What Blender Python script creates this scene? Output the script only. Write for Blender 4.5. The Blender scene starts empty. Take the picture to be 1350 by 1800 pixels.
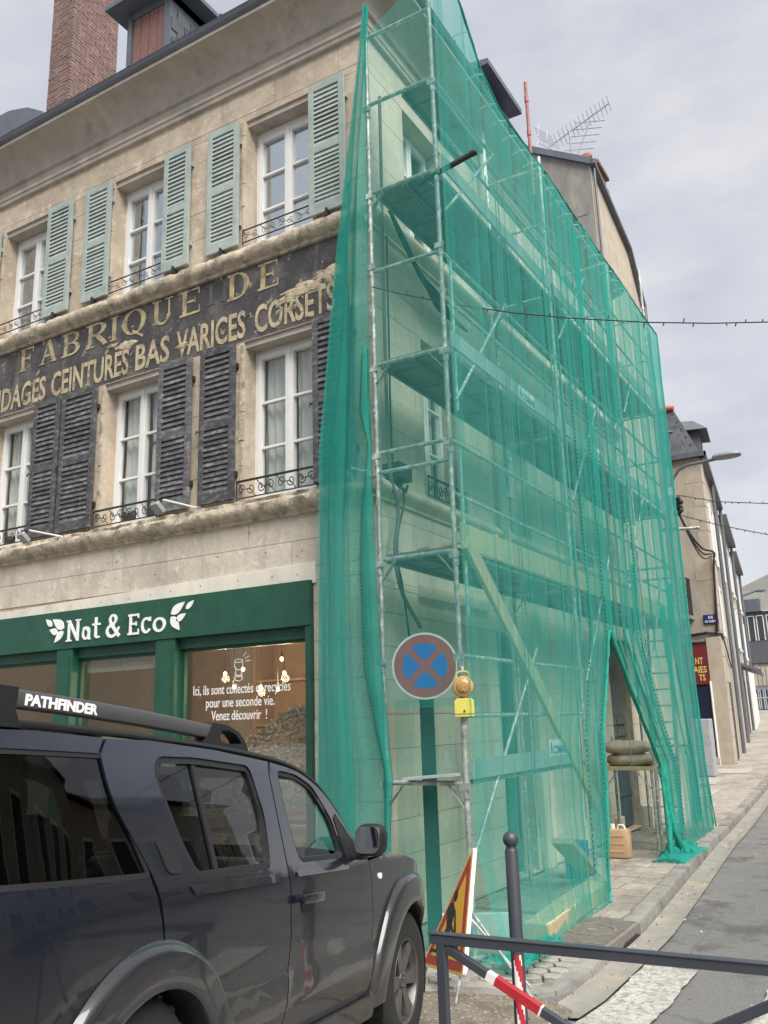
import bpy, bmesh, math, random
from mathutils import Vector, Matrix, noise
from mathutils.geometry import delaunay_2d_cdt
random.seed(11)
PI = math.pi
SC = bpy.context.scene
COL = SC.collection

# ------------------------------------------------------------------ camera
cd = bpy.data.cameras.new('camera'); cam = bpy.data.objects.new('camera', cd); COL.objects.link(cam)
cam.matrix_world = Matrix(((0.51040, -0.18784, -0.83917, 0), (-0.85946, -0.14404, -0.49050, 0),
                           (-0.02874, 0.97158, -0.23496, 0), (0, 0, 0, 1)))
cd.sensor_fit = 'AUTO'; cd.sensor_width = 36; cd.lens = 1532.3/1800*36
cd.clip_start = .05; cd.clip_end = 600
SC.camera = cam

# ------------------------------------------------------------------ world: overcast sky
SUN_EL, SUN_AZ = math.radians(52), math.radians(238)      # direction the soft light comes from
w = bpy.data.worlds.new('World'); SC.world = w; w.use_nodes = True
nt = w.node_tree; N = nt.nodes; Lk = nt.links
bg = N['Background']; bg.inputs[1].default_value = .05
sky = N.new('ShaderNodeTexSky'); sky.sky_type = 'NISHITA'; sky.sun_disc = False
sky.sun_elevation = SUN_EL; sky.sun_rotation = math.radians(90)-SUN_AZ
tc = N.new('ShaderNodeTexCoord')
mp = N.new('ShaderNodeMapping'); mp.inputs['Scale'].default_value = (1, 1, 2.2)
n1 = N.new('ShaderNodeTexNoise'); n1.inputs['Scale'].default_value = 3.1; n1.inputs['Detail'].default_value = 7; n1.inputs['Roughness'].default_value = .55
Lk.new(tc.outputs['Generated'], mp.inputs[0]); Lk.new(mp.outputs[0], n1.inputs['Vector'])
cr = N.new('ShaderNodeValToRGB'); e = cr.color_ramp.elements
e[0].position = .34; e[0].color = (2.65, 2.74, 3.08, 1); e[1].position = .66; e[1].color = (4.1, 4.0, 3.95, 1)
m_ = cr.color_ramp.elements.new(.5); m_.color = (3.3, 3.34, 3.56, 1)
Lk.new(n1.outputs[0], cr.inputs[0])
mx = N.new('ShaderNodeMix'); mx.data_type = 'RGBA'; mx.inputs[0].default_value = .9
Lk.new(sky.outputs[0], mx.inputs[6]); Lk.new(cr.outputs[0], mx.inputs[7]); Lk.new(mx.outputs[2], bg.inputs[0])

sd = bpy.data.lights.new('sun', 'SUN'); so = bpy.data.objects.new('sun', sd); COL.objects.link(so)
sd.energy = 1.5; sd.angle = math.radians(48); sd.color = (1, .96, .9)
so.rotation_euler = Vector((math.cos(SUN_AZ)*math.cos(SUN_EL), math.sin(SUN_AZ)*math.cos(SUN_EL), math.sin(SUN_EL))).to_track_quat('Z', 'Y').to_euler()
vs = SC.view_settings; vs.view_transform = 'Standard'; vs.look = 'None'; vs.exposure = 2.1; vs.gamma = 1; vs.use_curve_mapping = False

# ------------------------------------------------------------------ helpers
class MB:
    def __init__(s): s.v = []; s.f = []; s.mi = []; s.m = 0
    def add(s, vs, fs):
        b = len(s.v); s.v += [tuple(x) for x in vs]
        s.f += [tuple(b+i for i in f) for f in fs]; s.mi += [s.m]*len(fs)
    def box(s, a, b):
        x0, y0, z0 = (min(a[i], b[i]) for i in range(3)); x1, y1, z1 = (max(a[i], b[i]) for i in range(3))
        s.add([(x0,y0,z0),(x1,y0,z0),(x1,y1,z0),(x0,y1,z0),(x0,y0,z1),(x1,y0,z1),(x1,y1,z1),(x0,y1,z1)],
              [(0,3,2,1),(4,5,6,7),(0,1,5,4),(1,2,6,5),(2,3,7,6),(3,0,4,7)])
    def obox(s, c, ux, uy, uz):
        c = Vector(c); ux = Vector(ux); uy = Vector(uy); uz = Vector(uz)
        P = [c+ux*i+uy*j+uz*k for k in (-1,1) for j in (-1,1) for i in (-1,1)]
        s.add(P, [(0,2,3,1),(4,5,7,6),(0,1,5,4),(1,3,7,5),(3,2,6,7),(2,0,4,6)])
    def bar(s, a, b, w, h, up=(0,0,1)):
        a = Vector(a); b = Vector(b); d = (b-a); L = d.length; d.normalize()
        side = d.cross(Vector(up))
        if side.length < 1e-4: side = d.cross(Vector((1,0,0)))
        side.normalize(); u2 = side.cross(d)
        s.obox((a+b)/2, d*L/2, side*w/2, u2*h/2)
    def tube(s, pts, r, n=8, caps=True, closed=False):
        P = [Vector(p) for p in pts]; k = len(P)
        R = r if isinstance(r, (list, tuple)) else [r]*k
        t0 = (P[1]-P[0]).normalized()
        ref = Vector((0,0,1)) if abs(t0.z) < .9 else Vector((1,0,0))
        nx = t0.cross(ref).normalized(); rings = []
        for i in range(k):
            if closed: t = P[(i+1) % k]-P[i-1]
            else: t = P[min(i+1, k-1)]-P[max(i-1, 0)]
            if t.length < 1e-9: t = t0
            t.normalize(); nx = (nx-t*nx.dot(t))
            if nx.length < 1e-6: nx = t.orthogonal()
            nx.normalize(); ny = t.cross(nx)
            rings.append([P[i]+(nx*math.cos(2*PI*j/n)+ny*math.sin(2*PI*j/n))*R[i] for j in range(n)])
        vs = [p for rg in rings for p in rg]; fs = []
        for i in range(k if closed else k-1):
            i2 = (i+1) % k
            for j in range(n): fs.append((i*n+j, i*n+(j+1) % n, i2*n+(j+1) % n, i2*n+j))
        if caps and not closed: fs += [tuple(range(n-1, -1, -1)), tuple(range((k-1)*n, k*n))]
        s.add(vs, fs)
    def lathe(s, prof, o, ax=(0,0,1), n=20, cap=True):
        ax = Vector(ax).normalized(); u = ax.orthogonal().normalized(); v = ax.cross(u); o = Vector(o)
        vs = [o+ax*h+(u*math.cos(2*PI*j/n)+v*math.sin(2*PI*j/n))*r for r, h in prof for j in range(n)]; fs = []
        for i in range(len(prof)-1):
            for j in range(n): fs.append((i*n+j, i*n+(j+1) % n, (i+1)*n+(j+1) % n, (i+1)*n+j))
        if cap: fs += [tuple(range(n-1, -1, -1)), tuple(range((len(prof)-1)*n, len(prof)*n))]
        s.add(vs, fs)
    def prism(s, poly, fn, d0, d1):
        n = len(poly)
        s.add([fn(p[0], p[1], d0) for p in poly]+[fn(p[0], p[1], d1) for p in poly],
              [tuple(range(n)), tuple(range(2*n-1, n-1, -1))]+[(i, (i+1) % n, n+(i+1) % n, n+i) for i in range(n)])
    def grid(s, fn, nu, nv):
        s.add([fn(i/nu, j/nv) for j in range(nv+1) for i in range(nu+1)],
              [(j*(nu+1)+i, j*(nu+1)+i+1, (j+1)*(nu+1)+i+1, (j+1)*(nu+1)+i) for j in range(nv) for i in range(nu)])
    def sphere(s, c, r, n=12, sc=(1,1,1)):
        c = Vector(c); m = n//2+1
        vs = [(c.x+r*sc[0]*math.sin(PI*j/m)*math.cos(2*PI*i/n), c.y+r*sc[1]*math.sin(PI*j/m)*math.sin(2*PI*i/n), c.z+r*sc[2]*math.cos(PI*j/m)) for j in range(1, m) for i in range(n)]
        k = len(vs); vs += [(c.x, c.y, c.z+r*sc[2]), (c.x, c.y, c.z-r*sc[2])]; fs = []
        for j in range(m-2):
            for i in range(n): fs.append((j*n+i, (j+1)*n+i, (j+1)*n+(i+1) % n, j*n+(i+1) % n))
        for i in range(n): fs += [(k, i, (i+1) % n), (k+1, (m-2)*n+(i+1) % n, (m-2)*n+i)]
        s.add(vs, fs)
    def mesh(s, name, mats, smooth=None, off=None, bevel=0):
        me = bpy.data.meshes.new(name)
        V_ = s.v if off is None else [(x-off[0], y-off[1], z-off[2]) for x, y, z in s.v]
        me.from_pydata(V_, [], s.f)
        for m in (mats if isinstance(mats, (list, tuple)) else [mats]): me.materials.append(m)
        me.polygons.foreach_set('material_index', s.mi)
        bm = bmesh.new(); bm.from_mesh(me); bmesh.ops.recalc_face_normals(bm, faces=bm.faces)
        if bevel: bmesh.ops.bevel(bm, geom=[e for e in bm.edges if len(e.link_faces) == 2 and e.calc_face_angle(0) > .5], offset=bevel, segments=2, affect='EDGES', profile=.6, clamp_overlap=True)
        if smooth is not None:
            for f in bm.faces: f.smooth = True
            for ed in bm.edges:
                if len(ed.link_faces) == 2 and ed.calc_face_angle(0) > math.radians(smooth): ed.smooth = False
        bm.to_mesh(me); bm.free()
        return me

def wloc(o):
    v = Vector((0,0,0))
    while o is not None: v = v+o.location; o = o.parent
    return v
def link(name, data, parent=None, loc=None, kind=None):
    o = bpy.data.objects.new(name, data); COL.objects.link(o)
    if parent: o.parent = parent
    if loc is not None: o.location = loc
    if kind: o['kind'] = kind
    return o
def tag(o, label=None, cat=None, group=None):
    if label: o['label'] = label
    if cat: o['category'] = cat
    if group: o['group'] = group
    return o
def thing(name, label, cat, loc=(0,0,0), group=None):
    return tag(link(name, None, None, loc), label, cat, group)
def part(mb, name, mats, parent=None, smooth=None, kind=None, local=False, bevel=0, label=None):
    """one mesh object; vertices given in world space unless local"""
    off = None if (local or parent is None) else wloc(parent)
    o = link(name, mb.mesh(name, mats, smooth, off, bevel), parent, None, kind)
    if label: o['label'] = label
    return o
def solo(mb, name, mats, label, cat, loc, group=None, smooth=None, kind=None, bevel=0):
    """a thing that is one mesh, origin at loc"""
    o = link(name, mb.mesh(name, mats, smooth, loc, bevel), None, loc, kind)
    return tag(o, label, cat, group)
def piece(name, me, parent, wpos, scale=None, rot=None):
    o = bpy.data.objects.new(name, me); COL.objects.link(o); o.parent = parent
    o.location = Vector(wpos)-wloc(parent)
    if scale: o.scale = scale
    if rot: o.rotation_euler = rot
    return o
def ns(x, y=0, z=0): return noise.noise(Vector((x, y, z)))

# ------------------------------------------------------------------ materials
MATS = {}
def mat(name, col, rough=.7, metal=0, var=.18, scale=6, col2=None, thr=(.5, .62), scale2=3, bump=0, bscale=30, dirt=0, rnd=0, world=True, stretch=(1,1,1), coat=0, spec=.5, col3=None, thr3=(.6,.7), scale3=9, streak=None, sthr=(.52,.72), sscale=3, pits=None):
    if name in MATS: return MATS[name]
    m = bpy.data.materials.new(name); m.use_nodes = True; t = m.node_tree; n = t.nodes; l = t.links
    b = n['Principled BSDF']; b.inputs['Roughness'].default_value = rough; b.inputs['Metallic'].default_value = metal
    b.inputs['Coat Weight'].default_value = coat; b.inputs['Coat Roughness'].default_value = .04; b.inputs['Specular IOR Level'].default_value = spec
    if world: vec = n.new('ShaderNodeNewGeometry').outputs['Position']
    else: vec = n.new('ShaderNodeTexCoord').outputs['Object']
    if stretch != (1,1,1):
        q = n.new('ShaderNodeMapping'); q.inputs['Scale'].default_value = stretch; l.new(vec, q.inputs[0]); vec = q.outputs[0]
    def nz(sc, det=6, ro=.6):
        x = n.new('ShaderNodeTexNoise'); x.inputs['Scale'].default_value = sc; x.inputs['Detail'].default_value = det; x.inputs['Roughness'].default_value = ro
        l.new(vec, x.inputs['Vector']); return x.outputs[0]
    def rgb(c): return (c[0], c[1], c[2], 1)
    cur = n.new('ShaderNodeRGB'); cur.outputs[0].default_value = rgb(col); cur = cur.outputs[0]
    def mixin(cur, c, fac):
        x = n.new('ShaderNodeMix'); x.data_type = 'RGBA'; l.new(fac, x.inputs[0]); l.new(cur, x.inputs[6]); x.inputs[7].default_value = rgb(c); return x.outputs[2]
    def ramp(o, a, b_):
        x = n.new('ShaderNodeMapRange'); x.inputs[1].default_value = a; x.inputs[2].default_value = b_; l.new(o, x.inputs[0]); return x.outputs[0]
    if col2: cur = mixin(cur, col2, ramp(nz(scale2), *thr))
    if col3: cur = mixin(cur, col3, ramp(nz(scale3, 8, .7), *thr3))
    if streak:
        q = n.new('ShaderNodeMapping'); q.inputs['Scale'].default_value = (1, 1, .16); l.new(vec, q.inputs[0]); x = n.new('ShaderNodeTexNoise'); x.inputs['Scale'].default_value = sscale; x.inputs['Detail'].default_value = 7; x.inputs['Roughness'].default_value = .65
        l.new(q.outputs[0], x.inputs['Vector']); cur = mixin(cur, streak, ramp(x.outputs[0], *sthr))
    if pits: cur = mixin(cur, pits, ramp(nz(38, 3, .5), .66, .72))
    hs = n.new('ShaderNodeHueSaturation'); l.new(cur, hs.inputs['Color'])
    a = ramp(nz(scale), .25, .75); mm = n.new('ShaderNodeMapRange'); mm.inputs[3].default_value = 1-var; mm.inputs[4].default_value = 1+var; l.new(a, mm.inputs[0])
    val = mm.outputs[0]
    if rnd:
        oi = n.new('ShaderNodeObjectInfo'); r2 = n.new('ShaderNodeMapRange'); r2.inputs[3].default_value = 1-rnd; r2.inputs[4].default_value = 1+rnd; l.new(oi.outputs['Random'], r2.inputs[0])
        mu = n.new('ShaderNodeMath'); mu.operation = 'MULTIPLY'; l.new(val, mu.inputs[0]); l.new(r2.outputs[0], mu.inputs[1]); val = mu.outputs[0]
    l.new(val, hs.inputs['Value']); l.new(hs.outputs[0], b.inputs['Base Color'])
    if bump:
        bp = n.new('ShaderNodeBump'); bp.inputs['Strength'].default_value = bump; bp.inputs['Distance'].default_value = .02; l.new(nz(bscale, 8, .65), bp.inputs['Height']); l.new(bp.outputs[0], b.inputs['Normal'])
    MATS[name] = m; return m
def glassmat(name, tint=(.9,.93,.92), refl=(1,1,1), f0=.06):
    m = bpy.data.materials.new(name); m.use_nodes = True; t = m.node_tree; n = t.nodes; l = t.links; n.clear()
    o = n.new('ShaderNodeOutputMaterial'); mx = n.new('ShaderNodeMixShader'); tr = n.new('ShaderNodeBsdfTransparent'); gl = n.new('ShaderNodeBsdfGlossy')
    tr.inputs[0].default_value = (*tint, 1); gl.inputs[0].default_value = (*refl, 1); gl.inputs['Roughness'].default_value = .015
    nz_ = n.new('ShaderNodeTexNoise'); nz_.inputs['Scale'].default_value = 1.6; bp = n.new('ShaderNodeBump'); bp.inputs['Strength'].default_value = .012; bp.inputs['Distance'].default_value = .05
    g = n.new('ShaderNodeNewGeometry'); l.new(g.outputs['Position'], nz_.inputs['Vector']); l.new(nz_.outputs[0], bp.inputs['Height']); l.new(bp.outputs[0], gl.inputs['Normal'])
    dp = n.new('ShaderNodeVectorMath'); dp.operation = 'DOT_PRODUCT'; l.new(g.outputs['Normal'], dp.inputs[0]); l.new(g.outputs['Incoming'], dp.inputs[1])
    def ma(op, a, b):
        x = n.new('ShaderNodeMath'); x.operation = op; x.use_clamp = True
        for i_, q_ in enumerate((a, b)):
            if isinstance(q_, (int, float)): x.inputs[i_].default_value = q_
            else: l.new(q_, x.inputs[i_])
        return x.outputs[0]
    ab = n.new('ShaderNodeMath'); ab.operation = 'ABSOLUTE'; l.new(dp.outputs['Value'], ab.inputs[0])
    sch = ma('ADD', ma('MULTIPLY', ma('POWER', ma('SUBTRACT', 1, ab.outputs[0]), 5), 1-f0), f0)
    l.new(sch, mx.inputs[0]); l.new(tr.outputs[0], mx.inputs[1]); l.new(gl.outputs[0], mx.inputs[2]); l.new(mx.outputs[0], o.inputs[0])
    return m
def netmat(name, c, col, weave=True):
    """debris netting: open weave whose coverage rises when seen edge on"""
    m = bpy.data.materials.new(name); m.use_nodes = True; t = m.node_tree; n = t.nodes; l = t.links; n.clear()
    o = n.new('ShaderNodeOutputMaterial'); mx = n.new('ShaderNodeMixShader'); tr = n.new('ShaderNodeBsdfTransparent'); df = n.new('ShaderNodeBsdfDiffuse'); tl = n.new('ShaderNodeBsdfTranslucent'); ms = n.new('ShaderNodeMixShader')
    df.inputs[0].default_value = (*col, 1); tl.inputs[0].default_value = (*col, 1); tr.inputs[0].default_value = (.93, 1, .98, 1); ms.inputs[0].default_value = .5
    l.new(df.outputs[0], ms.inputs[1]); l.new(tl.outputs[0], ms.inputs[2])
    g = n.new('ShaderNodeNewGeometry'); dp = n.new('ShaderNodeVectorMath'); dp.operation = 'DOT_PRODUCT'; l.new(g.outputs['Normal'], dp.inputs[0]); l.new(g.outputs['Incoming'], dp.inputs[1])
    def ma(op, a, b=None, cl=False):
        x = n.new('ShaderNodeMath'); x.operation = op; x.use_clamp = cl
        for i, q in enumerate((a, b)):
            if q is None: continue
            if isinstance(q, (int, float)): x.inputs[i].default_value = q
            else: l.new(q, x.inputs[i])
        return x.outputs[0]
    co = ma('MAXIMUM', ma('ABSOLUTE', dp.outputs['Value']), .16)
    nz_ = n.new('ShaderNodeTexNoise'); nz_.inputs['Scale'].default_value = 2.2; nz_.inputs['Detail'].default_value = 5; l.new(g.outputs['Position'], nz_.inputs['Vector'])
    wv = n.new('ShaderNodeTexNoise'); wv.inputs['Scale'].default_value = 55; wv.inputs['Detail'].default_value = 2; l.new(g.outputs['Position'], wv.inputs['Vector'])
    thin = ma('ADD', ma('ADD', ma('MULTIPLY', nz_.outputs[0], -.22), ma('MULTIPLY', wv.outputs[0], -.14)), 1-c+.18)
    fac = ma('SUBTRACT', 1, ma('POWER', thin, ma('DIVIDE', 1, co)), True)
    l.new(fac, mx.inputs[0]); l.new(tr.outputs[0], mx.inputs[1]); l.new(ms.outputs[0], mx.inputs[2]); l.new(mx.outputs[0], o.inputs[0])
    return m
def emit(name, col, s):
    m = bpy.data.materials.new(name); m.use_nodes = True; b = m.node_tree.nodes['Principled BSDF']
    b.inputs['Base Color'].default_value = (*col, 1); b.inputs['Emission Color'].default_value = (*col, 1); b.inputs['Emission Strength'].default_value = s; return m

M_stone = mat('weathered_limestone', (.53,.445,.345), .92, var=.12, scale=7, col2=(.44,.36,.275), thr=(.45,.6), scale2=2.2, col3=(.63,.555,.455), thr3=(.55,.64), scale3=6, bump=.7, bscale=9, rnd=.05, streak=(.39,.325,.255), sthr=(.54,.72), sscale=2.6)
M_stone2 = mat('grey_stained_limestone', (.58,.52,.43), .9, var=.12, scale=5, col2=(.49,.435,.355), thr=(.46,.64), scale2=2.4, col3=(.68,.62,.53), thr3=(.57,.66), scale3=6, bump=.6, bscale=10, rnd=.04, streak=(.42,.385,.33), sthr=(.5,.68), sscale=3.2, pits=(.36,.31,.25))
M_joint = mat('mortar_joint', (.25,.2,.15), .95)
M_render = mat('pale_cut_limestone', (.62,.57,.46), .9, var=.12, scale=3, col2=(.50,.455,.36), thr=(.48,.7), scale2=1.5, bump=.35, bscale=16, rnd=.07, streak=(.38,.345,.285), sthr=(.5,.7), sscale=1.8, col3=(.70,.65,.55), thr3=(.58,.68), scale3=4)
M_ledge = mat('eroded_ledge_stone', (.47,.405,.31), .95, var=.2, scale=9, col2=(.29,.25,.195), thr=(.46,.62), scale2=5, col3=(.60,.53,.40), thr3=(.52,.62), scale3=8, bump=.9, bscale=28)
M_cornice = mat('sooty_cornice_stone', (.40,.36,.315), .9, var=.14, scale=5, col2=(.48,.425,.36), thr=(.44,.64), scale2=1.5, col3=(.29,.27,.255), thr3=(.53,.7), scale3=2.2, bump=.4)
M_black = mat('flaking_black_paint', (.055,.052,.054), .85, var=.3, scale=8, col2=(.115,.108,.105), thr=(.45,.62), scale2=2.6, col3=(.36,.31,.23), thr3=(.615,.635), scale3=7, bump=.6, bscale=18, streak=(.17,.155,.14), sthr=(.6,.75), sscale=4)
M_gold = mat('faded_ochre_lettering', (.42,.355,.20), .9, var=.3, scale=9, col2=(.27,.225,.14), thr=(.47,.6), scale2=6, col3=(.08,.075,.07), thr3=(.575,.62), scale3=10)
M_gold2 = mat('pale_ochre_lettering', (.46,.385,.245), .9, var=.25, scale=9, col2=(.32,.265,.175), thr=(.48,.6), scale2=7, col3=(.08,.075,.07), thr3=(.59,.63), scale3=11)
M_ghost = mat('ghost_lettering', (.085,.085,.088), .85, var=.3, scale=5)
M_bare = mat('bare_patch_stone', (.5,.42,.29), .95, var=.3, scale=9, col2=(.2,.16,.12), thr=(.5,.65), scale2=14, bump=.8)
M_shg = mat('pale_green_shutter_paint', (.345,.395,.365), .7, var=.15, scale=9, col2=(.285,.34,.32), scale2=3, rnd=.09, col3=(.45,.47,.43), thr3=(.62,.7), scale3=12)
M_shd = mat('weathered_dark_shutter_paint', (.085,.087,.095), .8, var=.35, scale=14, col2=(.19,.185,.18), thr=(.48,.62), scale2=9, stretch=(1,1,2), rnd=.3, col3=(.05,.05,.055), thr3=(.52,.62), scale3=7)
M_white = mat('white_window_paint', (.78,.78,.76), .45, var=.05)
M_glass = glassmat('curtained_window_glass', f0=.05); M_glassu = glassmat('sky_reflecting_window_glass', refl=(.85,.92,1), f0=.42)
M_shopglass = glassmat('shop_glass', f0=.17)
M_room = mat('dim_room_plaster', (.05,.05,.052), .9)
M_curtain = mat('sheer_white_curtain', (.62,.60,.58), .9, var=.15, scale=3)
M_iron = mat('black_wrought_iron', (.025,.025,.027), .55, var=.3)
M_zinc = mat('dark_zinc', (.13,.145,.17), .45, metal=.3, var=.2, scale=3)
M_slate = mat('grey_slate', (.085,.09,.105), .6, var=.25, scale=8, rnd=.25)
M_brick = mat('red_chimney_brick', (.19,.12,.105), .9, var=.25, scale=14, col2=(.24,.165,.15), thr=(.5,.62), scale2=5, col3=(.45,.36,.33), thr3=(.66,.7), scale3=7)
M_bmort = mat('brick_mortar', (.225,.16,.145), .95)
M_brown = mat('brown_shutter_wood', (.20,.105,.09), .75, var=.25, scale=6, stretch=(1,4,1))
M_green = mat('dark_green_shop_paint', (.012,.075,.046), .45, var=.2, scale=5, bump=.08, bscale=25, streak=(.02,.095,.062), sthr=(.5,.75), sscale=3, col3=(.05,.12,.09), thr3=(.7,.74), scale3=20)
M_wlet = mat('white_sign_letter', (.82,.82,.82), .5, var=.03)
M_wboard = mat('chalky_white_render', (.68,.64,.55), .85, var=.12, scale=4, col2=(.52,.48,.4), thr=(.55,.75), scale2=2.5)
M_steel = mat('galvanised_scaffold_tube', (.38,.40,.39), .55, metal=.4, var=.3, scale=14, col2=(.66,.66,.62), thr=(.5,.62), scale2=13)
M_deck = mat('scaffold_deck_plate', (.20,.21,.21), .6, metal=.3, var=.25, scale=6)
M_wood = mat('raw_scaffold_timber', (.45,.37,.24), .8, var=.2, scale=5, stretch=(3,3,1))
M_toe = mat('aluminium_toe_board', (.42,.46,.46), .5, metal=.3, var=.15)
M_net = netmat('green_debris_net', .245, (.09,.465,.405))
M_net2 = netmat('green_debris_net_dense', .44, (.05,.44,.375)); M_netw = netmat('green_corner_net', .50, (.055,.46,.395))
M_netd = mat('bunched_green_net', (.008,.27,.20), .85, var=.35, scale=18, bump=.5, bscale=40)
M_cable = mat('black_cable', (.015,.015,.017), .6, var=.1)
M_gcable = mat('grey_cable', (.12,.12,.12), .6, var=.1)
M_asph = mat('asphalt', (.20,.196,.19), .9, var=.3, scale=60, col2=(.25,.235,.21), thr=(.48,.68), scale2=.8, col3=(.42,.41,.38), thr3=(.66,.70), scale3=30, bump=.8, bscale=120, streak=(.12,.118,.115), sthr=(.52,.62), sscale=1.5)
M_pave = mat('worn_concrete_paving', (.31,.285,.245), .9, var=.25, scale=9, col2=(.21,.19,.165), thr=(.44,.64), scale2=1.4, bump=.7, bscale=40, rnd=.13, col3=(.39,.365,.32), thr3=(.56,.66), scale3=5)
M_kerb = mat('grey_kerbstone', (.25,.24,.22), .9, var=.22, scale=8, col2=(.14,.135,.125), thr=(.5,.65), scale2=4, bump=.5, bscale=40, rnd=.12)
M_gutter = mat('concrete_channel', (.27,.255,.225), .9, var=.2, scale=5, col2=(.36,.30,.22), thr=(.55,.7), scale2=1.5, bump=.4, bscale=50)
M_dirt = mat('sandy_dirt', (.25,.205,.155), .95, var=.35, scale=40, col2=(.17,.145,.115), thr=(.45,.6), scale2=5, col3=(.33,.29,.23), thr3=(.55,.65), scale3=18, bump=1, bscale=70)
M_cobble = mat('cobble_stone', (.30,.28,.25), .85, var=.2, scale=16, bump=.4, bscale=50, rnd=.14)
M_line = mat('cracked_white_road_paint', (.47,.455,.415), .85, var=.2, scale=14, col2=(.38,.36,.325), thr=(.44,.6), scale2=3, col3=(.23,.22,.205), thr3=(.50,.58), scale3=17)
def crackle(m, scale, col, wd):
    t = m.node_tree; n = t.nodes; l = t.links; b = n['Principled BSDF']; src = b.inputs['Base Color'].links[0].from_socket
    g = n.new('ShaderNodeNewGeometry'); nz = n.new('ShaderNodeTexNoise'); nz.inputs['Scale'].default_value = 9; l.new(g.outputs['Position'], nz.inputs['Vector'])
    va = n.new('ShaderNodeVectorMath'); va.operation = 'MULTIPLY_ADD'; l.new(nz.outputs['Color'], va.inputs[0]); va.inputs[1].default_value = (.08, .08, .08); l.new(g.outputs['Position'], va.inputs[2])
    v = n.new('ShaderNodeTexVoronoi'); v.feature = 'DISTANCE_TO_EDGE'; v.inputs['Scale'].default_value = scale; l.new(va.outputs[0], v.inputs['Vector'])
    r = n.new('ShaderNodeMapRange'); r.inputs[1].default_value = wd; r.inputs[2].default_value = wd*2.2; r.inputs[3].default_value = 1; r.inputs[4].default_value = 0; l.new(v.outputs[0], r.inputs[0])
    x = n.new('ShaderNodeMix'); x.data_type = 'RGBA'; l.new(r.outputs[0], x.inputs[0]); l.new(src, x.inputs[6]); x.inputs[7].default_value = (*col, 1); l.new(x.outputs[2], b.inputs['Base Color'])
crackle(M_line, 12, (.30,.285,.26), .022); crackle(M_asph, .4, (.15,.146,.138), .002)
M_cast = mat('cast_iron_cover', (.22,.20,.18), .75, metal=.2, var=.25, scale=12)
M_grey = mat('anthracite_street_paint', (.045,.05,.062), .42, var=.12, scale=9)
M_red = mat('reflective_red', (.42,.02,.03), .45, var=.12, scale=9)
M_refw = mat('reflective_white', (.72,.70,.68), .45, var=.1, scale=9)
M_yel = mat('yellow_sign_sheet', (.68,.38,.03), .5, var=.08)
M_sred = mat('dull_red_border', (.36,.035,.03), .5, var=.12)
M_ink = mat('black_print', (.012,.012,.012), .5, var=.05)
M_blue = mat('sign_blue', (.01,.13,.55), .45, var=.08)
M_cream = mat('cream_render', (.46,.395,.31), .9, var=.15, scale=3, col2=(.40,.35,.285), thr=(.48,.68), scale2=.9, bump=.3, bscale=8, streak=(.33,.295,.25), sthr=(.54,.72), sscale=1.6)
M_cream2 = mat('stained_cream_render', (.46,.405,.32), .9, var=.14, scale=.9, col2=(.3,.28,.25), thr=(.46,.68), scale2=1.3, stretch=(1,1,.4), bump=.4, bscale=6, col3=(.38,.345,.29), thr3=(.55,.64), scale3=4)
M_gable = mat('grey_stained_render', (.24,.23,.215), .95, var=.25, scale=3, stretch=(2,2,.5), col2=(.40,.35,.26), thr=(.56,.66), scale2=.9)
M_terra = mat('terracotta', (.40,.15,.09), .85, var=.2, scale=8)
# ------------------------------------------------------------------ ground
XF, YF = 7.41, 4.40
def zroad(x, y=0):
    z = -2.02
    if x < 6.8: z += .07*(6.8-max(x, -6))
    if x < 5: z += .03*(5-max(x, -6))
    if x > 16: z += .045*(min(x, 70)-16)
    return z
def zpave(x): return -1.9+(.045*(min(x, 70)-16) if x > 16 else 0)
KERB = [(7.72, 2.52), (8.85, 2.52), (11.61, 2.72), (15.26, 2.99), (21, 3.12), (27, 3.3), (40, 3.6), (70, 4.2)]
def ykerb(x):
    for (a, b), (c, d) in zip(KERB, KERB[1:]):
        if x <= c: return b+(d-b)*(x-a)/(c-a)
    return KERB[-1][1]
gr = MB()
xs = [-60, -30, -14, -6]+[-6+.5*i for i in range(1, 60)]+[26, 30, 36, 44, 56, 70, 100, 200]
ys = [-90, -40, -20, -12]+[-8+.5*i for i in range(33)]+[10, 14, 20, 40, 90]
vs_ = [(x, y, zroad(x, y)-.004+.012*ns(x*.8, y*.8)) for y in ys for x in xs]; nx_ = len(xs)
gr.add(vs_, [(j*nx_+i, j*nx_+i+1, (j+1)*nx_+i+1, (j+1)*nx_+i) for j in range(len(ys)-1) for i in range(nx_-1)])
road = part(gr, 'road', M_asph, None, smooth=60, kind='structure')
# concrete channel along the kerb
ch = MB()
def chan(u, v):
    x = 6.2+u*34; return (x, ykerb(max(x, 7.72))-.02-.27*v, zroad(x)+.012-.02*(1-abs(2*v-1))+.008)
ch.grid(chan, 60, 4); part(ch, 'gutter_channel', M_gutter, None, smooth=60, kind='structure')
# zebra bars
for x0, x1, y0, y1 in ((2.6, 7.85, 1.80, 2.22), (2.6, 7.75, .80, 1.22), (3, 7.6, -.2, .22)):
    zb = MB(); n = 26
    def zf(u, v):
        x = x0+(x1-x0)*u; e = .02*ns(x*5, v*3)
        return (x+(.05*ns(v*9, 3) if u in (0, 1) else 0), y0+(y1-y0)*v+e*(2*v-1), zroad(x)+.018+.012*ns(x*.8, y0*.8))
    zb.grid(zf, 40, 4); part(zb, 'zebra_crossing_bar', M_line, None, kind='structure')
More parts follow.
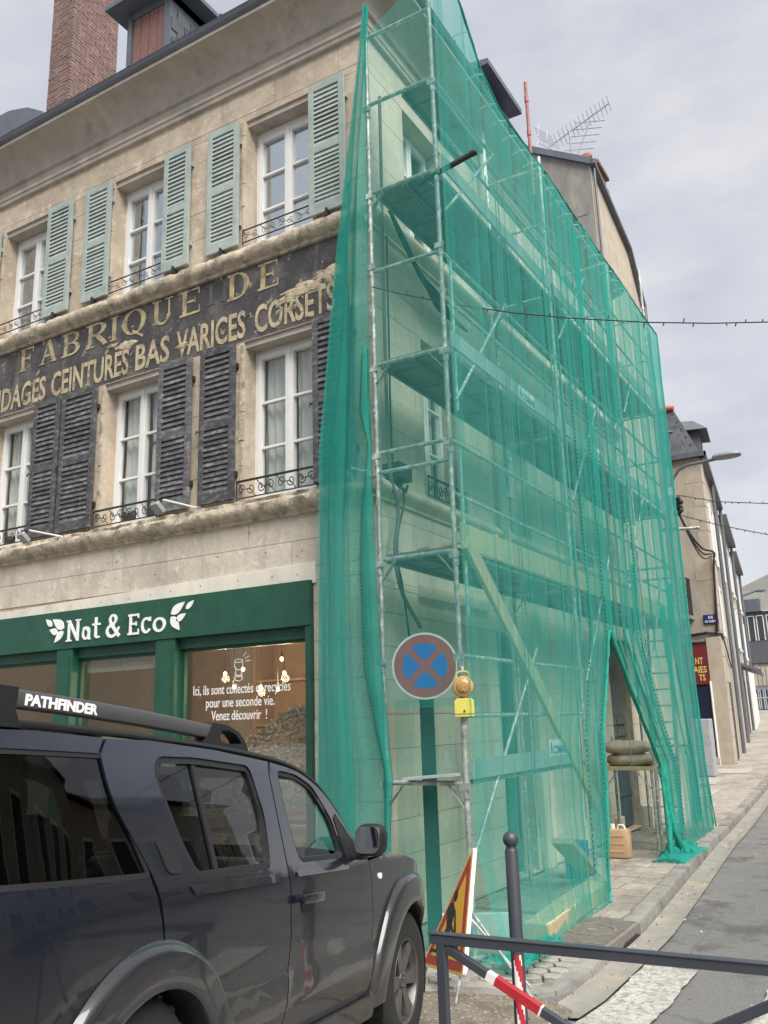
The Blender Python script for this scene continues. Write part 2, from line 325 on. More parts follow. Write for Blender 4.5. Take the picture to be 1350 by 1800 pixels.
# dirt patch at the kerb end
dp = MB(); dc = (5.75, 3.0)
ring = []
for i in range(40):
    a = 2*PI*i/40; r = 1+.28*ns(math.cos(a)*2, math.sin(a)*2, 4)
    x = dc[0]+.95*r*math.cos(a); y = dc[1]+.75*r*math.sin(a); ring.append((x, y, zroad(x)+.022))
dp.add(ring+[(dc[0], dc[1], zroad(dc[0])+.03)], [(i, (i+1) % 40, 40) for i in range(40)])
part(dp, 'sandy_dirt_patch', M_dirt, None, smooth=60, kind='stuff')
# pavement slab
pv = MB()
outer = [(6.3, 60), (6.3, 3.5), (6.45, 3.0), (6.75, 2.66), (7.0, 2.56), (7.72, 2.54)]+[(x, y) for x, y in KERB[1:]]
inn = [(70, 12)] + [(27, 12), (16, 4.6), (7.5, 4.6), (7.5, 60)]
def slab(poly, drop=lambda x, y: 0):
    mb = MB(); b = [Vector(p) for p in poly]
    pts = list(b); x0 = min(p.x for p in b)
    r = delaunay_2d_cdt(pts, [], [list(range(len(b)))], 1, 1e-5)
    V2 = [(p.x, p.y, zpave(p.x)-.03-drop(p.x, p.y)) for p in r[0]]
    mb.add(V2, [tuple(f) for f in r[2]])
    return mb
def dropk(x, y): return .1 if (x < 7.6 and y < 3.2) else 0
pvb = slab(outer+inn, lambda x, y: .07 if (x < 7.1 and y < 3.1) else (.0 if x > 6.4 else .03))
pavement = part(pvb, 'pavement', M_pave, None, kind='structure')
# kerb stones, one by one
def kstone(a, b, ha, hb, wd=.16):
    """a, b: outer top edge points; h: top heights"""
    a = Vector((a[0], a[1], 0)); b = Vector((b[0], b[1], 0)); d = (b-a).normalized(); nrm = Vector((-d.y, d.x, 0)); g = d*.006
    mb = MB(); r = .025; pr = [(-.015, -.25), (0, -r), (r*.3, -r*.3), (r, 0), (wd, 0), (wd, -.25)]
    A = [(a+g)+nrm*o+Vector((0,0,ha+z)) for o, z in pr]; B = [(b-g)+nrm*o+Vector((0,0,hb+z)) for o, z in pr]; n = len(pr)
    mb.add(A+B, [tuple(range(n)), tuple(range(2*n-1, n-1, -1))]+[(i, (i+1) % n, n+(i+1) % n, n+i) for i in range(n)])
    return part(mb, 'kerbstone', M_kerb, pavement, smooth=30)
x = 8.86
while x < 40:
    x2 = x+(.95 if x < 14 else 1.0)+random.uniform(-.06, .06)
    if abs(x-11.6) < .5: pass
    j = random.uniform(-.006, .006)
    kstone((x, ykerb(x)+j), (x2, ykerb(x2)+j), zpave(x)+.004+j, zpave(x2)+.004+j); x = x2
# dropped kerb from the drain down to the road and round the corner
dk = [(7.84, 2.50, -1.9), (7.3, 2.49, -1.95), (6.78, 2.60, -1.985), (6.48, 2.9, -1.985), (6.34, 3.4, -1.975), (6.3, 4.3, -1.97), (6.3, 5.3, -1.965), (6.3, 6.3, -1.96)]
for p, q in zip(dk[1:], dk): kstone(p, q, p[2]+.012, q[2]+.012)
# pavers behind the kerb
pm = MB(); pm.box((-.5,-.5,-.5), (.5,.5,.5)); pme = pm.mesh('paver', M_pave, bevel=.03)
xx = 8.95; row = 0
while xx < 16:
    wx = .36+.05*random.random(); yy = ykerb(xx)+.19
    while yy < 4.3:
        wy = random.choice((.22, .3, .36))
        if yy+wy > 4.38: wy = 4.38-yy
        if wy > .1:
            piece('paver', pme, pavement, (xx+wx/2, yy+wy/2, -1.93+random.uniform(-.003, .004)), (wx-.012, wy-.012, .06))
        yy += wy
    xx += wx
# hexagonal cobbles at the corner
for r in range(10):
    for c in range(13):
        cx = 6.5+c*.135+(r % 2)*.067; cy = 2.72+r*.15
        if cx > 7.8 or (cx < 6.95 and cy < 2.9) or (cx < 6.6 and cy < 3.3) or (cx > 7.7 and cy < 2.75): continue
        s = .077; ps = []
        for k in range(6):
            a = PI/6+k*PI/3; q = s*(1.0+.16*ns(cx*7+k*3.3, cy*7))
            ps.append((q*math.cos(a)*1.0, q*math.sin(a)*1.12))
        mb = MB(); n = 6
        mb.add([(x, y, -.03) for x, y in ps]+[(x, y, .008) for x, y in ps]+[(x*.86, y*.86, .013) for x, y in ps], [(i, (i+1) % 6, 6+(i+1) % 6, 6+i) for i in range(6)]+[(6+i, 6+(i+1) % 6, 12+(i+1) % 6, 12+i) for i in range(6)]+[(12,13,14,15,16,17)])
        zz = -1.93-(.055*max(0, min(1, (7.4-cx)/.7)) if cy < 3.2 else .02)
        o = piece('cobble', mb.mesh('cobble', M_cobble), pavement, (cx, cy, zz))
# drain cover with kerb inlet
dr = thing('drain_cover', 'ribbed cast iron drain cover with a kerb inlet at the pavement edge', 'drain cover', (8.3, 2.8, -1.9))
mb = MB(); mb.box((7.84, 2.54, -1.99), (8.86, 3.06, -1.9)); part(mb, 'plate', M_cast, dr, bevel=.008)
mb = MB()
for i in range(26):
    xx = 7.88+i*.0375; mb.box((xx, 2.56, -1.899), (xx+.02, 3.04, -1.888))
part(mb, 'ribs', M_cast, dr, kind='stuff')
mb = MB(); mb.lathe([(.2, -.02), (.2, .004), (.225, .004), (.225, -.02)], (8.36, 2.82, -1.886), n=32, cap=False); mb.lathe([(.05, -.02), (.05, .004), (0.001, .004)], (8.36, 2.82, -1.886), n=16, cap=False); part(mb, 'round_lid', M_cast, dr, smooth=30)
mb = MB(); mb.prism([(7.84, -2.06), (8.86, -2.06), (8.86, -1.9), (7.84, -1.9)], lambda a, b, d: (a, d, b), 2.515, 2.54); part(mb, 'kerb_face', M_cast, dr)
mb = MB(); mb.prism([(8.25, -2.05), (8.8, -2.05), (8.8, -1.99), (8.7, -1.965), (8.35, -1.965), (8.25, -1.99)], lambda a, b, d: (a, d, b), 2.505, 2.513); part(mb, 'inlet_slot', M_ink, dr)
# loose stones in the dirt
gs = MB()
for i in range(700):
    a = random.uniform(0, 6.28); r = random.random()**.6*1.05; x = 5.75+.95*r*math.cos(a); y = 3.0+.75*r*math.sin(a); s = random.uniform(.003, .010)
    gs.obox((x, y, zroad(x)+.026), (s, s*.3, 0), (-s*.3, s*.8, .001), (0, .001, s*.6))
part(gs, 'loose_gravel', mat('grey_gravel', (.27,.25,.22), .95, var=.4, scale=60), None, kind='stuff')
# leaves and grit on the road
lm = MB(); lm.add([(-.03,0,.004),(0,-.018,.012),(.035,0,.006),(0,.02,.01)], [(0,1,2,3)]); lmi = [lm.mesh('leaf', mat('dry_leaf', (.16,.09,.04), .9)), lm.mesh('leaf', mat('white_scrap', (.6,.6,.58), .9))]
litter = MB()
for i in range(300):
    xx = random.uniform(4.5, 18); yy = random.uniform(.2, 2.5) if i % 3 else ykerb(max(8, xx))-random.uniform(.03, .3)
    s = random.uniform(.003, .011); a = random.uniform(0, 6); zz = zroad(xx)+.03
    litter.m = 0 if random.random() < .35 else 1
    litter.obox((xx, yy, zz), (s*math.cos(a), s*math.sin(a), .002), (-s*.6*math.sin(a), s*.6*math.cos(a), .003), (0, 0, .002))
part(litter, 'leaf_and_grit_litter', [mat('dry_leaf', (.16,.09,.04), .9), mat('pale_grit', (.5,.48,.44), .9)], None, kind='stuff')

# ------------------------------------------------------------------ stone corner building
bld = thing('stone_building', 'old three storey limestone corner building with painted black sign band and green shop', 'building', (XF, YF, -1.9))
def PL(u, z, o=0): return (XF-o, u, z)
def PR(u, z, o=0): return (u, YF-o, z)
def fbox(mb, P, u0, u1, z0, z1, o0, o1): mb.box(P(u0, z0, o0), P(u1, z1, o1))
def cut(u0, u1, z0, z1, holes, zs=()):
    Zs = sorted({z0, z1, *[h[i] for h in holes for i in (2, 3) if z0 < h[i] < z1], *[z for z in zs if z0 < z < z1]}); out = []
    for a, b in zip(Zs, Zs[1:]):
        if b-a < 1e-4: continue
        mid = (a+b)/2; iv = [(u0, u1)]
        for h in holes:
            if h[2] < mid < h[3]:
                nv = []
                for p, q in iv:
                    if h[1] <= p or h[0] >= q: nv.append((p, q)); continue
                    if h[0] > p: nv.append((p, h[0]))
                    if h[1] < q: nv.append((h[1], q))
                iv = nv
        out += [(p, q, a, b) for p, q in iv]
    return out
WL = [(5.16, 6.17), (7.50, 8.50), (9.82, 10.84), (12.15, 13.15)]
holesL = [(a, b, 5.60, 7.41) for a, b in WL]+[(a, b, 2.45, 4.41) for a, b in WL]+[(5.25, 14, -1.9, 1.47)]
WRu = [(8.26, 9.3), (13.4, 14.45)]; WRm = [(8.5, 9.42), (13.45, 14.45)]
holesR = [(a, b, 5.65, 7.40) for a, b in WRu]+[(a, b, 2.45, 4.41) for a, b in WRm]+[(10.9, 11.75, 2.45, 4.41), (10.9, 11.75, 5.65, 7.4), (10.25, 11.2, -1.88, 1.08), (14.98, 16.2, -1.88, 1.33)]
back = MB()
for r in cut(YF+.36, 14, -1.9, 8.5, holesL): fbox(back, PL, *r, -.36, -.011)
for r in cut(XF+.011, 16.9, -1.9, 8.5, holesR): fbox(back, PR, *r, -.36, -.011)
wall = part(back, 'wall', M_stone, bld)
um = MB(); um.box((-.5,-.5,-.5), (.5,.5,.5)); um1 = um.mesh('stone', M_stone); um2 = um.mesh('stone', M_stone2); um3 = um.mesh('stone', M_render); um4 = um.mesh('stone', M_black)
rest = {0: MB(), 1: MB()}; cnt = [0]
def stone(P, u0, u1, z0, z1, me, gap=.006, o1=0.0, lim=292, dk=0):
    o0 = -.012; o1 += random.uniform(-.002, .002)
    if u1-u0 < .05 or z1-z0 < .04: gap = .003
    a = Vector(P(u0+gap/2, z0+gap/2, o0)); b = Vector(P(u1-gap/2, z1-gap/2, o1)); c = (a+b)/2; s = b-a
    if cnt[0] < lim:
        cnt[0] += 1; piece('stone', me, wall, c, (abs(s.x), abs(s.y), abs(s.z)))
    else: rest[dk].box(a, b)
def courses(P, u0, u1, z0, z1, n, lw, holes, me, gap=.006, lim=292, dk=0):
    h = (z1-z0)/n
    for i in range(n):
        a = z0+i*h; u = u0-lw*(.5 if i % 2 else 0)-random.uniform(0, .1); edges = [u0]
        while u < u1:
            u += lw*random.uniform(.85, 1.2)
            if u0+.15 < u < u1-.15: edges.append(u)
        edges.append(u1)
        for p, q in zip(edges, edges[1:]):
            for r in cut(p, q, a, a+h, holes): stone(P, *r, me, gap, lim=lim, dk=dk)
# left front
courses(PL, YF, 11.3, 5.63, 7.88, 6, .8, holesL, um1)
courses(PL, YF, 11.3, 2.45, 4.42, 5, .8, holesL, um1)
courses(PL, YF, 11.3, 1.62, 2.22, 2, 1.1, holesL, um2)
courses(PL, YF, 5.25, -1.9, 1.62, 9, .85, holesL, um2)
courses(PL, 4.7, 11.3, 4.42, 5.37, 3, .95, holesL, um4, .003)
courses(PL, YF, 4.7, 4.42, 5.37, 3, .3, holesL, um1)
# side front
nL = cnt[0]
courses(PR, XF, 13.4, -1.9, 1.4, 10, .95, holesR, um3, lim=292, dk=1)
courses(PR, XF, 13.4, 1.4, 5.43, 12, .95, holesR, um3, lim=292, dk=1)
courses(PR, XF, 16.9, 5.62, 7.88, 7, 1.0, holesR, um3, lim=0, dk=1)
courses(PR, 13.4, 16.9, -1.9, 5.43, 21, 1.0, holesR, um3, lim=0, dk=1)
part(rest[1], 'stone_courses', M_render, wall, kind='stuff')
if rest[0].v: part(rest[0], 'stone_blocks', M_stone, wall, kind='stuff')
mb = MB(); fbox(mb, PL, 11.3, 14, -1.9, 7.88, -.011, 0); part(mb, 'wall_end', M_stone, bld)

def sweep(prof, left=14.0, right=16.9, step=.045, amp=0, seed=0, both=True, sL=True):
    """profile (o,z) swept along the left front, round the corner and along the side front"""
    mb = MB(); path = []
    if sL:
        n = int((left-YF)/step)
        path += [('L', left-(left-YF)*i/n) for i in range(n)]
    path.append(('C', 0))
    if both:
        n = int((right-XF)/(step*3)); path += [('R', XF+(right-XF)*i/n) for i in range(1, n+1)]
    vs = []
    for k, u in path:
        for i, (o, z) in enumerate(prof):
            if k == 'L':
                if amp and 0 < i < len(prof)-1:
                    tt = i/(len(prof)-1); e = amp*(.35+1.3*tt)*(.5*ns(u*2.3, i*.5, seed)+1.0*ns(u*8, i*1.5, seed+5)+.8*ns(u*19, i*2.3, seed+7)); chip = max(0, ns(u*4.2, 1.5, seed+11)-.25)*.09*tt; o2 = o+e-chip-amp*.2; z2 = z+amp*.5*ns(u*9, i*1.3, seed+9)-chip*.4
                else: o2, z2 = o, z
                vs.append((XF-o2, u if u > YF+.01 else u, z2))
            elif k == 'C': vs.append((XF-o, YF-o, z))
            else: vs.append((u, YF-o, z))
    n = len(prof)
    mb.add(vs, [(j*n+i, j*n+i+1, (j+1)*n+i+1, (j+1)*n+i) for j in range(len(path)-1) for i in range(n-1)])
    return mb
part(sweep([(0,5.37),(.04,5.375),(.045,5.41),(.06,5.415),(.10,5.435),(.125,5.47),(.135,5.51),(.13,5.55),(.10,5.585),(.05,5.605),(-.05,5.62)], amp=.017, seed=3, both=False), 'upper_ledge', M_ledge, bld, smooth=50)
part(sweep([(0,2.20),(.05,2.205),(.055,2.24),(.10,2.255),(.14,2.30),(.15,2.36),(.12,2.40),(.13,2.43),(.06,2.455),(-.05,2.46)], amp=.017, seed=8, both=False), 'lower_ledge', M_ledge, bld, smooth=50)
def sweepR(prof, x0=XF, x1=16.9):
    mb = MB(); n = len(prof); mb.add([(x, YF-o, z) for x in (x0-.1, x1) for o, z in prof], [(i, i+1, n+i+1, n+i) for i in range(n-1)]+[tuple(range(n))]); return mb
for nm, zc, h in (('side_moulding', 2.36, .13), ('side_moulding', 5.52, .17)):
    part(sweepR([(-.01, zc-h)]+[(.03, zc-h), (.03, zc-h+.03)]+[(.03+.1*math.sin(PI*i/8), zc-h+.03+(h*1.5)*i/8) for i in range(9)]+[(.03, zc+h*.7+.03), (-.01, zc+h*.7+.05)]), nm, M_render, bld, smooth=35)
part(sweep([(0,7.86),(.05,7.87),(.06,7.91),(.035,7.93),(.06,7.95),(.05,8.0),(0,8.01)]), 'string_course', M_cornice, bld, smooth=30)
cove = [(0.005,8.0),(.01,8.14),(.05,8.16)]+[(.05+.33*(1-math.cos(PI/2*i/8)), 8.16+.34*math.sin(PI/2*i/8)) for i in range(1, 9)]+[(.42,8.5),(.42,8.545),(.36,8.56)]
part(sweep(cove), 'cove_cornice', M_cornice, bld, smooth=40)
gut = [(.40+.075*math.cos(a), 8.62+.075*math.sin(a)) for a in [PI*(1+i/8) for i in range(9)]]
gut = [(.325, 8.64)]+gut+[(.475+.012, 8.635), (.46, 8.63), (.40, 8.56)]
part(sweep(gut, step=.3), 'roof_gutter', M_zinc, bld, smooth=60)
mb = MB()
for i in range(12):
    u = 4.6+i*.8; mb.bar((XF-.49, u, 8.66), (XF-.33, u, 8.60), .025, .02)
for i in range(10):
    u = 8.0+i*.9; mb.bar((u, YF-.49, 8.66), (u, YF-.33, 8.60), .025, .02)
part(mb, 'gutter_bracket', M_zinc, bld, kind='stuff')
# roof
rf = MB(); e0 = .34
rf.add([(XF-e0, 14, 8.58), (XF-e0, YF-e0, 8.58), (XF+3.6, YF+3.6, 11.9), (XF+3.6, 14, 11.9)], [(0,1,2,3)])
rf.add([(XF-e0, YF-e0, 8.58), (16.9, YF-e0, 8.58), (16.9, YF+3.6, 11.9), (XF+3.6, YF+3.6, 11.9)], [(0,1,2,3)])
rf.add([(XF+3.6, 14, 11.9), (XF+3.6, YF+3.6, 11.9), (16.9, YF+3.6, 11.9), (16.9, 14, 11.9)], [(0,1,2,3)])
roof = part(rf, 'roof', M_slate, bld)
# chimney: core and a skin of bricks
chx, chy = 8.9, 11.55
CL, CB = 1.06, .60                                                  # length along x, breadth along y
mb = MB(); mb.box((chx+.02, chy+.02, 9.4), (chx+CL-.02, chy+CB-.02, 14.3)); chim = part(mb, 'chimney', M_bmort, bld)
mb = MB(); h = .068
for i in range(71):
    z = 9.5+i*h
    y = chy+.004
    while y < chy+CB:
        l = min(.21 if not (y == chy+.004 and i % 2) else .1, chy+CB-y)
        if l > .03: o = random.uniform(-.004, .004); mb.box((chx+.05, y+.006, z+.005), (chx+o, y+l-.006, z+h-.005))
        y += l
    x = chx+.004
    while x < chx+CL:
        l = min(.21 if not (x == chx+.004 and not i % 2) else .1, chx+CL-x)
        if l > .03: o = random.uniform(-.004, .004); mb.box((x+.006, chy+.05, z+.005), (x+l-.006, chy+o, z+h-.005))
        x += l
part(mb, 'brickwork', M_brick, bld, kind='stuff')
mb = MB(); mb.box((chx-.06, chy-.06, 14.3), (chx+CL+.06, chy+CB+.06, 14.5)); part(mb, 'chimney_cap', M_brick, bld)
# dormers
def dormer_left():
    u0, u1 = 7.76, 8.62; X0 = 7.60; zb, zt = 8.75, 10.40
    d = MB(); d.box((X0, u0, zb), (X0+2.2, u0+.06, zt)); d.box((X0, u1-.06, zb), (X0+2.2, u1, zt)); d.box((X0+.02, u0, zb), (X0+.3, u1, zb+.1)); d.box((X0+.01, u0, zt-.14), (X0+2.2, u1, zt))
    dm = part(d, 'dormer', M_zinc, bld)
    for k in range(4):
        mb = MB(); a = u0+.1+k*(u1-u0-.2)/4; mb.box((X0+.02, a+.006, zb+.1), (X0+.06, a+(u1-u0-.2)/4-.006, zt-.15)); part(mb, 'shutter_board', M_brown, dm)
    mb = MB(); mb.box((X0-.01, u1-.1, zb+.1), (X0+.03, u1-.05, zt-.14)); mb.box((X0-.01, u0+.05, zb+.1), (X0+.03, u0+.1, zt-.14)); part(mb, 'dormer_jamb', M_zinc, dm)
    sm = MB(); sm.box((-.5,-.5,-.5), (.5,.5,.5)); sme = sm.mesh('slate', M_slate)
    for r in range(8):
        for c in range(8):
            piece('slate', sme, dm, (X0+.15+c*.26+(r % 2)*.12, u0-.012-random.uniform(0, .006), zb+.1+r*.17), (.25, .012, .2), (0.06, 0, 0))
    mb = MB(); e = .24
    mb.add([(X0-e, u0-e, zt), (X0-e, u1+e, zt), (X0+2.4, u1+e, zt), (X0+2.4, u0-e, zt), (X0-e, u0-e, zt+.07), (X0-e, u1+e, zt+.07), (X0+2.4, u1+e, zt+.07), (X0+2.4, u0-e, zt+.07), (X0+.35, (u0+u1)/2, zt+.5), (X0+2.4, (u0+u1)/2, zt+.5)],
           [(0,1,2,3),(0,4,5,1),(1,5,6,2),(3,7,4,0),(4,8,5),(5,8,9,6),(7,9,8,4),(2,6,9,7,3)]); part(mb, 'dormer_roof', M_zinc, dm)
dormer_left()
def dormer_right():
    x0, x1 = 11.62, 12.90; Y0 = 4.75
    d = MB(); d.box((x0+.1, Y0, 8.8), (x0+.2, Y0+2, 10.5)); d.box((x1-.2, Y0, 8.8), (x1-.1, Y0+2, 10.5)); d.box((x0+.1, Y0+.01, 10.35), (x1-.1, Y0+2, 10.5)); d.box((x0+.2, Y0+.06, 8.8), (x1-.2, Y0+.1, 10.35))
    dm = part(d, 'dormer', M_zinc, bld)
    mb = MB(); mb.box((x0+.3, Y0+.03, 9.4), (x1-.3, Y0+.055, 10.3)); part(mb, 'dormer_window', M_room, dm)
    mb = MB(); mb.add([(x0-.1, Y0-.25, 10.5), (x1+.1, Y0-.25, 10.5), (x1+.1, Y0+2.4, 10.55), (x0-.1, Y0+2.4, 10.55), (x0-.1, Y0-.25, 10.60), (x1+.1, Y0-.25, 10.60), (x1+.1, Y0+2.4, 11.0), (x0-.1, Y0+2.4, 11.0)], [(0,1,2,3),(4,5,6,7),(0,1,5,4),(1,2,6,5),(2,3,7,6),(3,0,4,7)]); part(mb, 'dormer_roof', M_zinc, dm)
dormer_right()
mb = MB(); mb.prism([(10.9, 9.6), (11.0, 10.02), (11.42, 10.28), (11.9, 10.42), (13.6, 10.5), (13.6, 9.2)], lambda y, z, d: (8.0+d, y, z), 0, 2.0); part(mb, 'roof_hood', M_zinc, bld)

# windows
def window(P, u0, u1, z0, z1, rec=.22, bars=2, curtain=False, room=True, name='window', ztop=None, glass=None):
    mb = MB(); d0, d1 = -rec-.06, -rec
    zt = z1-(ztop or 0)
    fbox(mb, P, u0, u0+.045, z0, z1, d0, d1); fbox(mb, P, u1-.045, u1, z0, z1, d0, d1); fbox(mb, P, u0+.045, u1-.045, zt-.045, z1, d0, d1); fbox(mb, P, u0+.045, u1-.045, z0, z0+.06, d0, d1)
    m = (u0+u1)/2; panes = []
    for a, b in ((u0+.047, m-.002), (m+.002, u1-.047)):
        s = .055; e0, e1 = d0+.01, d1+.018
        fbox(mb, P, a, a+s, z0+.062, zt-.047, e0, e1); fbox(mb, P, b-s, b, z0+.062, zt-.047, e0, e1)
        fbox(mb, P, a+s, b-s, z0+.062, z0+.13, e0, e1); fbox(mb, P, a+s, b-s, zt-.105, zt-.047, e0, e1)
        zz = [z0+.13+(zt-.105-z0-.13)*k/(bars+1) for k in range(bars+2)]
        for z in zz[1:-1]: fbox(mb, P, a+s, b-s, z-.014, z+.014, e0+.01, e1-.004)
        for k in range(bars+1): panes.append((a+s, b-s, zz[k]+(.014 if k else 0), zz[k+1]-(.014 if k < bars else 0)))
    fbox(mb, P, m-.02, m+.02, z0+.062, zt-.047, d1+.018, d1+.032)
    wn = part(mb, name, M_white, bld)
    for i, r in enumerate(panes):
        g = MB(); fbox(g, P, *r, d0+.03, d0+.036); part(g, 'pane', glass or M_glass, wn)
    if curtain:
        for a, b in ((u0+.06, m-.03), (m+.03, u1-.06)):
            c = MB(); sd_ = random.random()*50
            c.grid(lambda s, t: P(a+(b-a)*s, z0+(.3 if curtain == 2 else .05)*(1-t)*(1+.3*ns(s*2, sd_))+(zt-.05-z0)*t, -rec-.115+.022*math.sin(s*24+2*ns(t*2, sd_))+.016*ns(s*6, t*2, sd_)), 30, 5)
            part(c, 'curtain', M_curtain, wn, smooth=80)
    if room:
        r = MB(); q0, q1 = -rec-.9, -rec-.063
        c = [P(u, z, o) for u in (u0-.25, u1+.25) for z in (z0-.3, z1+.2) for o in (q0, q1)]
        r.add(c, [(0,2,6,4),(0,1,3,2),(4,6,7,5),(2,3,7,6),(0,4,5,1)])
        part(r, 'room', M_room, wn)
    return wn
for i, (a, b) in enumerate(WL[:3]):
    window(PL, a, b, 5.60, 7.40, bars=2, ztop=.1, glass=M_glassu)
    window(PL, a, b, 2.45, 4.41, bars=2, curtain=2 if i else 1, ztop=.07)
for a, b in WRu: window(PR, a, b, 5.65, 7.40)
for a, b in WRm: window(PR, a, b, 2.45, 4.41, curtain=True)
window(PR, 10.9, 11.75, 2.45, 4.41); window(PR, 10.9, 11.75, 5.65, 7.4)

for a, b in WL[:3]:
    for z0, z1 in ((5.63, 7.41), (2.46, 4.41)):
        mb = MB()
        for u0, u1 in ((b+.004, b+.05), (a-.05, a-.004)):
            z = z0
            while z < z1-.05:
                h = min(random.uniform(.25, .5), z1-z); fbox(mb, PL, u0+random.uniform(-.008, .004), u1+random.uniform(-.01, .01), z+.004, z+h-.004, -.02, .012+random.uniform(-.004, .008)); z += h
        part(mb, 'jamb_bead', M_ledge if z0 < 4 else M_stone, bld, kind='stuff', bevel=.006)
        mb = MB(); fbox(mb, PL, a, b, z1-.07, z1-.002, -.2, -.03); part(mb, 'lintel_board', M_cornice, bld)
# shutters with separate slats
def shutter(P, u0, u1, z0, z1, m, sl, lean=0):
    o0, o1 = .035, .075; st = .075; mb = MB()
    fbox(mb, P, u0, u0+st, z0, z1, o0, o1); fbox(mb, P, u1-st, u1, z0, z1, o0, o1)
    mid = z0+(z1-z0)*.49
    for a, b in ((z0, z0+.13), (mid-.05, mid+.05), (z1-.1, z1)): fbox(mb, P, u0+st, u1-st, a, b, o0+.003, o1-.003)
    s = part(mb, 'shutter', m, bld, bevel=.004)
    for a, b in ((z0+.13, mid-.05), (mid+.05, z1-.1)):
        n = 12
        for k in range(n):
            c = P((u0+u1)/2, a+(b-a)*(k+.5)/n, .055)
            piece('slat', sl, s, c, (1, u1-u0-2*st, 1) if P is PL else (u1-u0-2*st, 1, 1), (random.uniform(-.012, .012), random.uniform(-.06, .06), 0))
    hg = MB()
    for z in (z0+.3, z1-.3):
        for u in (u0, u1): fbox(hg, P, u-.02, u+.02, z-.03, z+.03, o0-.03, o0+.01)
    part(hg, 'hinge', M_iron if m is M_shd else M_shg, s, kind='stuff')
def slatmesh(m):
    mb = MB(); a = .95
    mb.obox((0,0,0), (.024*math.cos(a), 0, .036*math.sin(a)*1.25), (0,.5,0), (.005*-math.sin(a), 0, .005*math.cos(a)))
    return mb.mesh('slat', m)
slg = slatmesh(M_shg); sld = slatmesh(M_shd)
UP = [(6.24, 6.74, 0), (4.67, 5.17, 0), (8.50, 9.0, 0), (7.05, 7.5, 0), (9.28, 9.80, 0), (10.88, 11.36, 0)]
for a, b, _ in UP: shutter(PL, a, b, 5.68, 7.42, M_shg, slg)
LO = [(6.26, 6.79), (4.62, 5.15), (8.59, 9.24), (6.94, 7.47), (9.29, 9.81), (10.86, 11.4)]
for a, b in LO: shutter(PL, a, b, 2.50, 4.42, M_shd, sld)

mb = MB()
for a, b_, _ in UP: mb.box(PL((a+b_)/2-.012, 5.60, .03), PL((a+b_)/2+.012, 5.70, .10)); mb.tube([PL((a+b_)/2, 5.66, 0), PL((a+b_)/2, 5.66, .1)], .008, 5)
for a, b_ in LO: mb.tube([PL(b_+.02, 3.4, .0), PL(b_+.02, 3.4, .09), PL(b_+.02, 3.36, .1)], .010, 5)
part(mb, 'shutter_catch', M_iron, bld, kind='stuff')
mb = MB()
for k in range(13): mb.lathe([(.006, 0), (.005, .006), (.001, .007)], PL(5.4+k*.43+.1*math.sin(k*5), 1.55+.02*math.sin(k*7), .022), (-1, 0, 0), 6)
for k in range(26): u, z = 4.6+6.3*random.random(), 1.68+.5*random.random(); mb.lathe([(.007, 0), (.006, .003), (.001, .004)], PL(u, z, .003), (-1, 0, 0), 6)
part(mb, 'wall_screw', M_iron, bld, kind='stuff')
# wrought iron window guards
def guard(P, u0, u1, z0, z1, o=.03, heavy=False):
    mb = MB(); r = .009 if heavy else .006
    mb.tube([P(u0, z1, o), P(u1, z1, o)], .014 if heavy else .009, 6); mb.tube([P(u0, z0, o), P(u1, z0, o)], .008, 6)
    n = 4; w_ = (u1-u0)/n
    for k in range(n):
        c = u0+w_*(k+.5); sg = 1 if k % 2 else -1; zc = (z0+z1)/2; R = min(w_*.42, (z1-z0)*.42)
        for d_ in (1, -1):
            pts = []
            for i in range(22):
                t = i/21; a = t*2.6*PI; rr = R*(1-.8*t)*.62
                pts.append(P(c+d_*sg*(w_*.24-rr*math.cos(a)), zc+d_*rr*math.sin(a)*1.25, o))
            mb.tube(pts, r*.75, 4)
        mb.tube([P(c-w_*.5, z0, o), P(c-w_*.2, zc, o), P(c+w_*.2, zc, o), P(c+w_*.5, z1, o)], r*.7, 4)
    mb.tube([P(u0, z0-.02, o), P(u0, z1, o)], r, 5); mb.tube([P(u1, z0-.02, o), P(u1, z1, o)], r, 5)
    part(mb, 'window_guard', M_iron, bld, smooth=50)
for a, b in WL[:3]:
    guard(PL, a-.02, b+.02, 5.70, 5.86); guard(PL, a-.05, b+.05, 2.49, 2.69, .05, True)
for a, b in WRm: guard(PR, a-.05, b+.03, 2.48, 2.70, .05, True)

# painted letters
def glyphs(strokes, P, y0, y1, z0, z1, o, m, parent, name='painted_letter', depth=.002):
    """strokes on a unit box; u runs along decreasing y so that the word reads left to right"""
    mb = MB(); W = y1-y0; H = z1-z0
    def X(a, b, d): return P(y0+W*a, z0+H*b, d)
    for k, s in enumerate(strokes):
        dd = o+.0007*k
        if s[0] == 'l':
            _, xa, ya, xb, yb, t = s; dx, dy = (xb-xa)*abs(W), (yb-ya)*H; L = math.hypot(dx, dy); nx, ny = -dy/L*t/2, dx/L*t/2
            q = [(xa+nx*H/abs(W), ya+ny), (xb+nx*H/abs(W), yb+ny), (xb-nx*H/abs(W), yb-ny), (xa-nx*H/abs(W), ya-ny)]
            mb.prism(q, X, dd, dd+depth)
        else:
            _, cx, cy, rx, ry, a0, a1, tx, ty = s; n = 20; outp = []; inp = []
            for i in range(n+1):
                a = math.radians(a0+(a1-a0)*i/n); c_, s_ = math.cos(a), math.sin(a)
                outp.append((cx+rx*c_, cy+ry*s_)); inp.append((cx+(rx-tx)*c_, cy+(ry-ty)*s_))
            for i in range(n): mb.prism([outp[i], outp[i+1], inp[i+1], inp[i]], X, dd, dd+depth)
    return part(mb, name, m, parent)
T, t_ = .205, .085
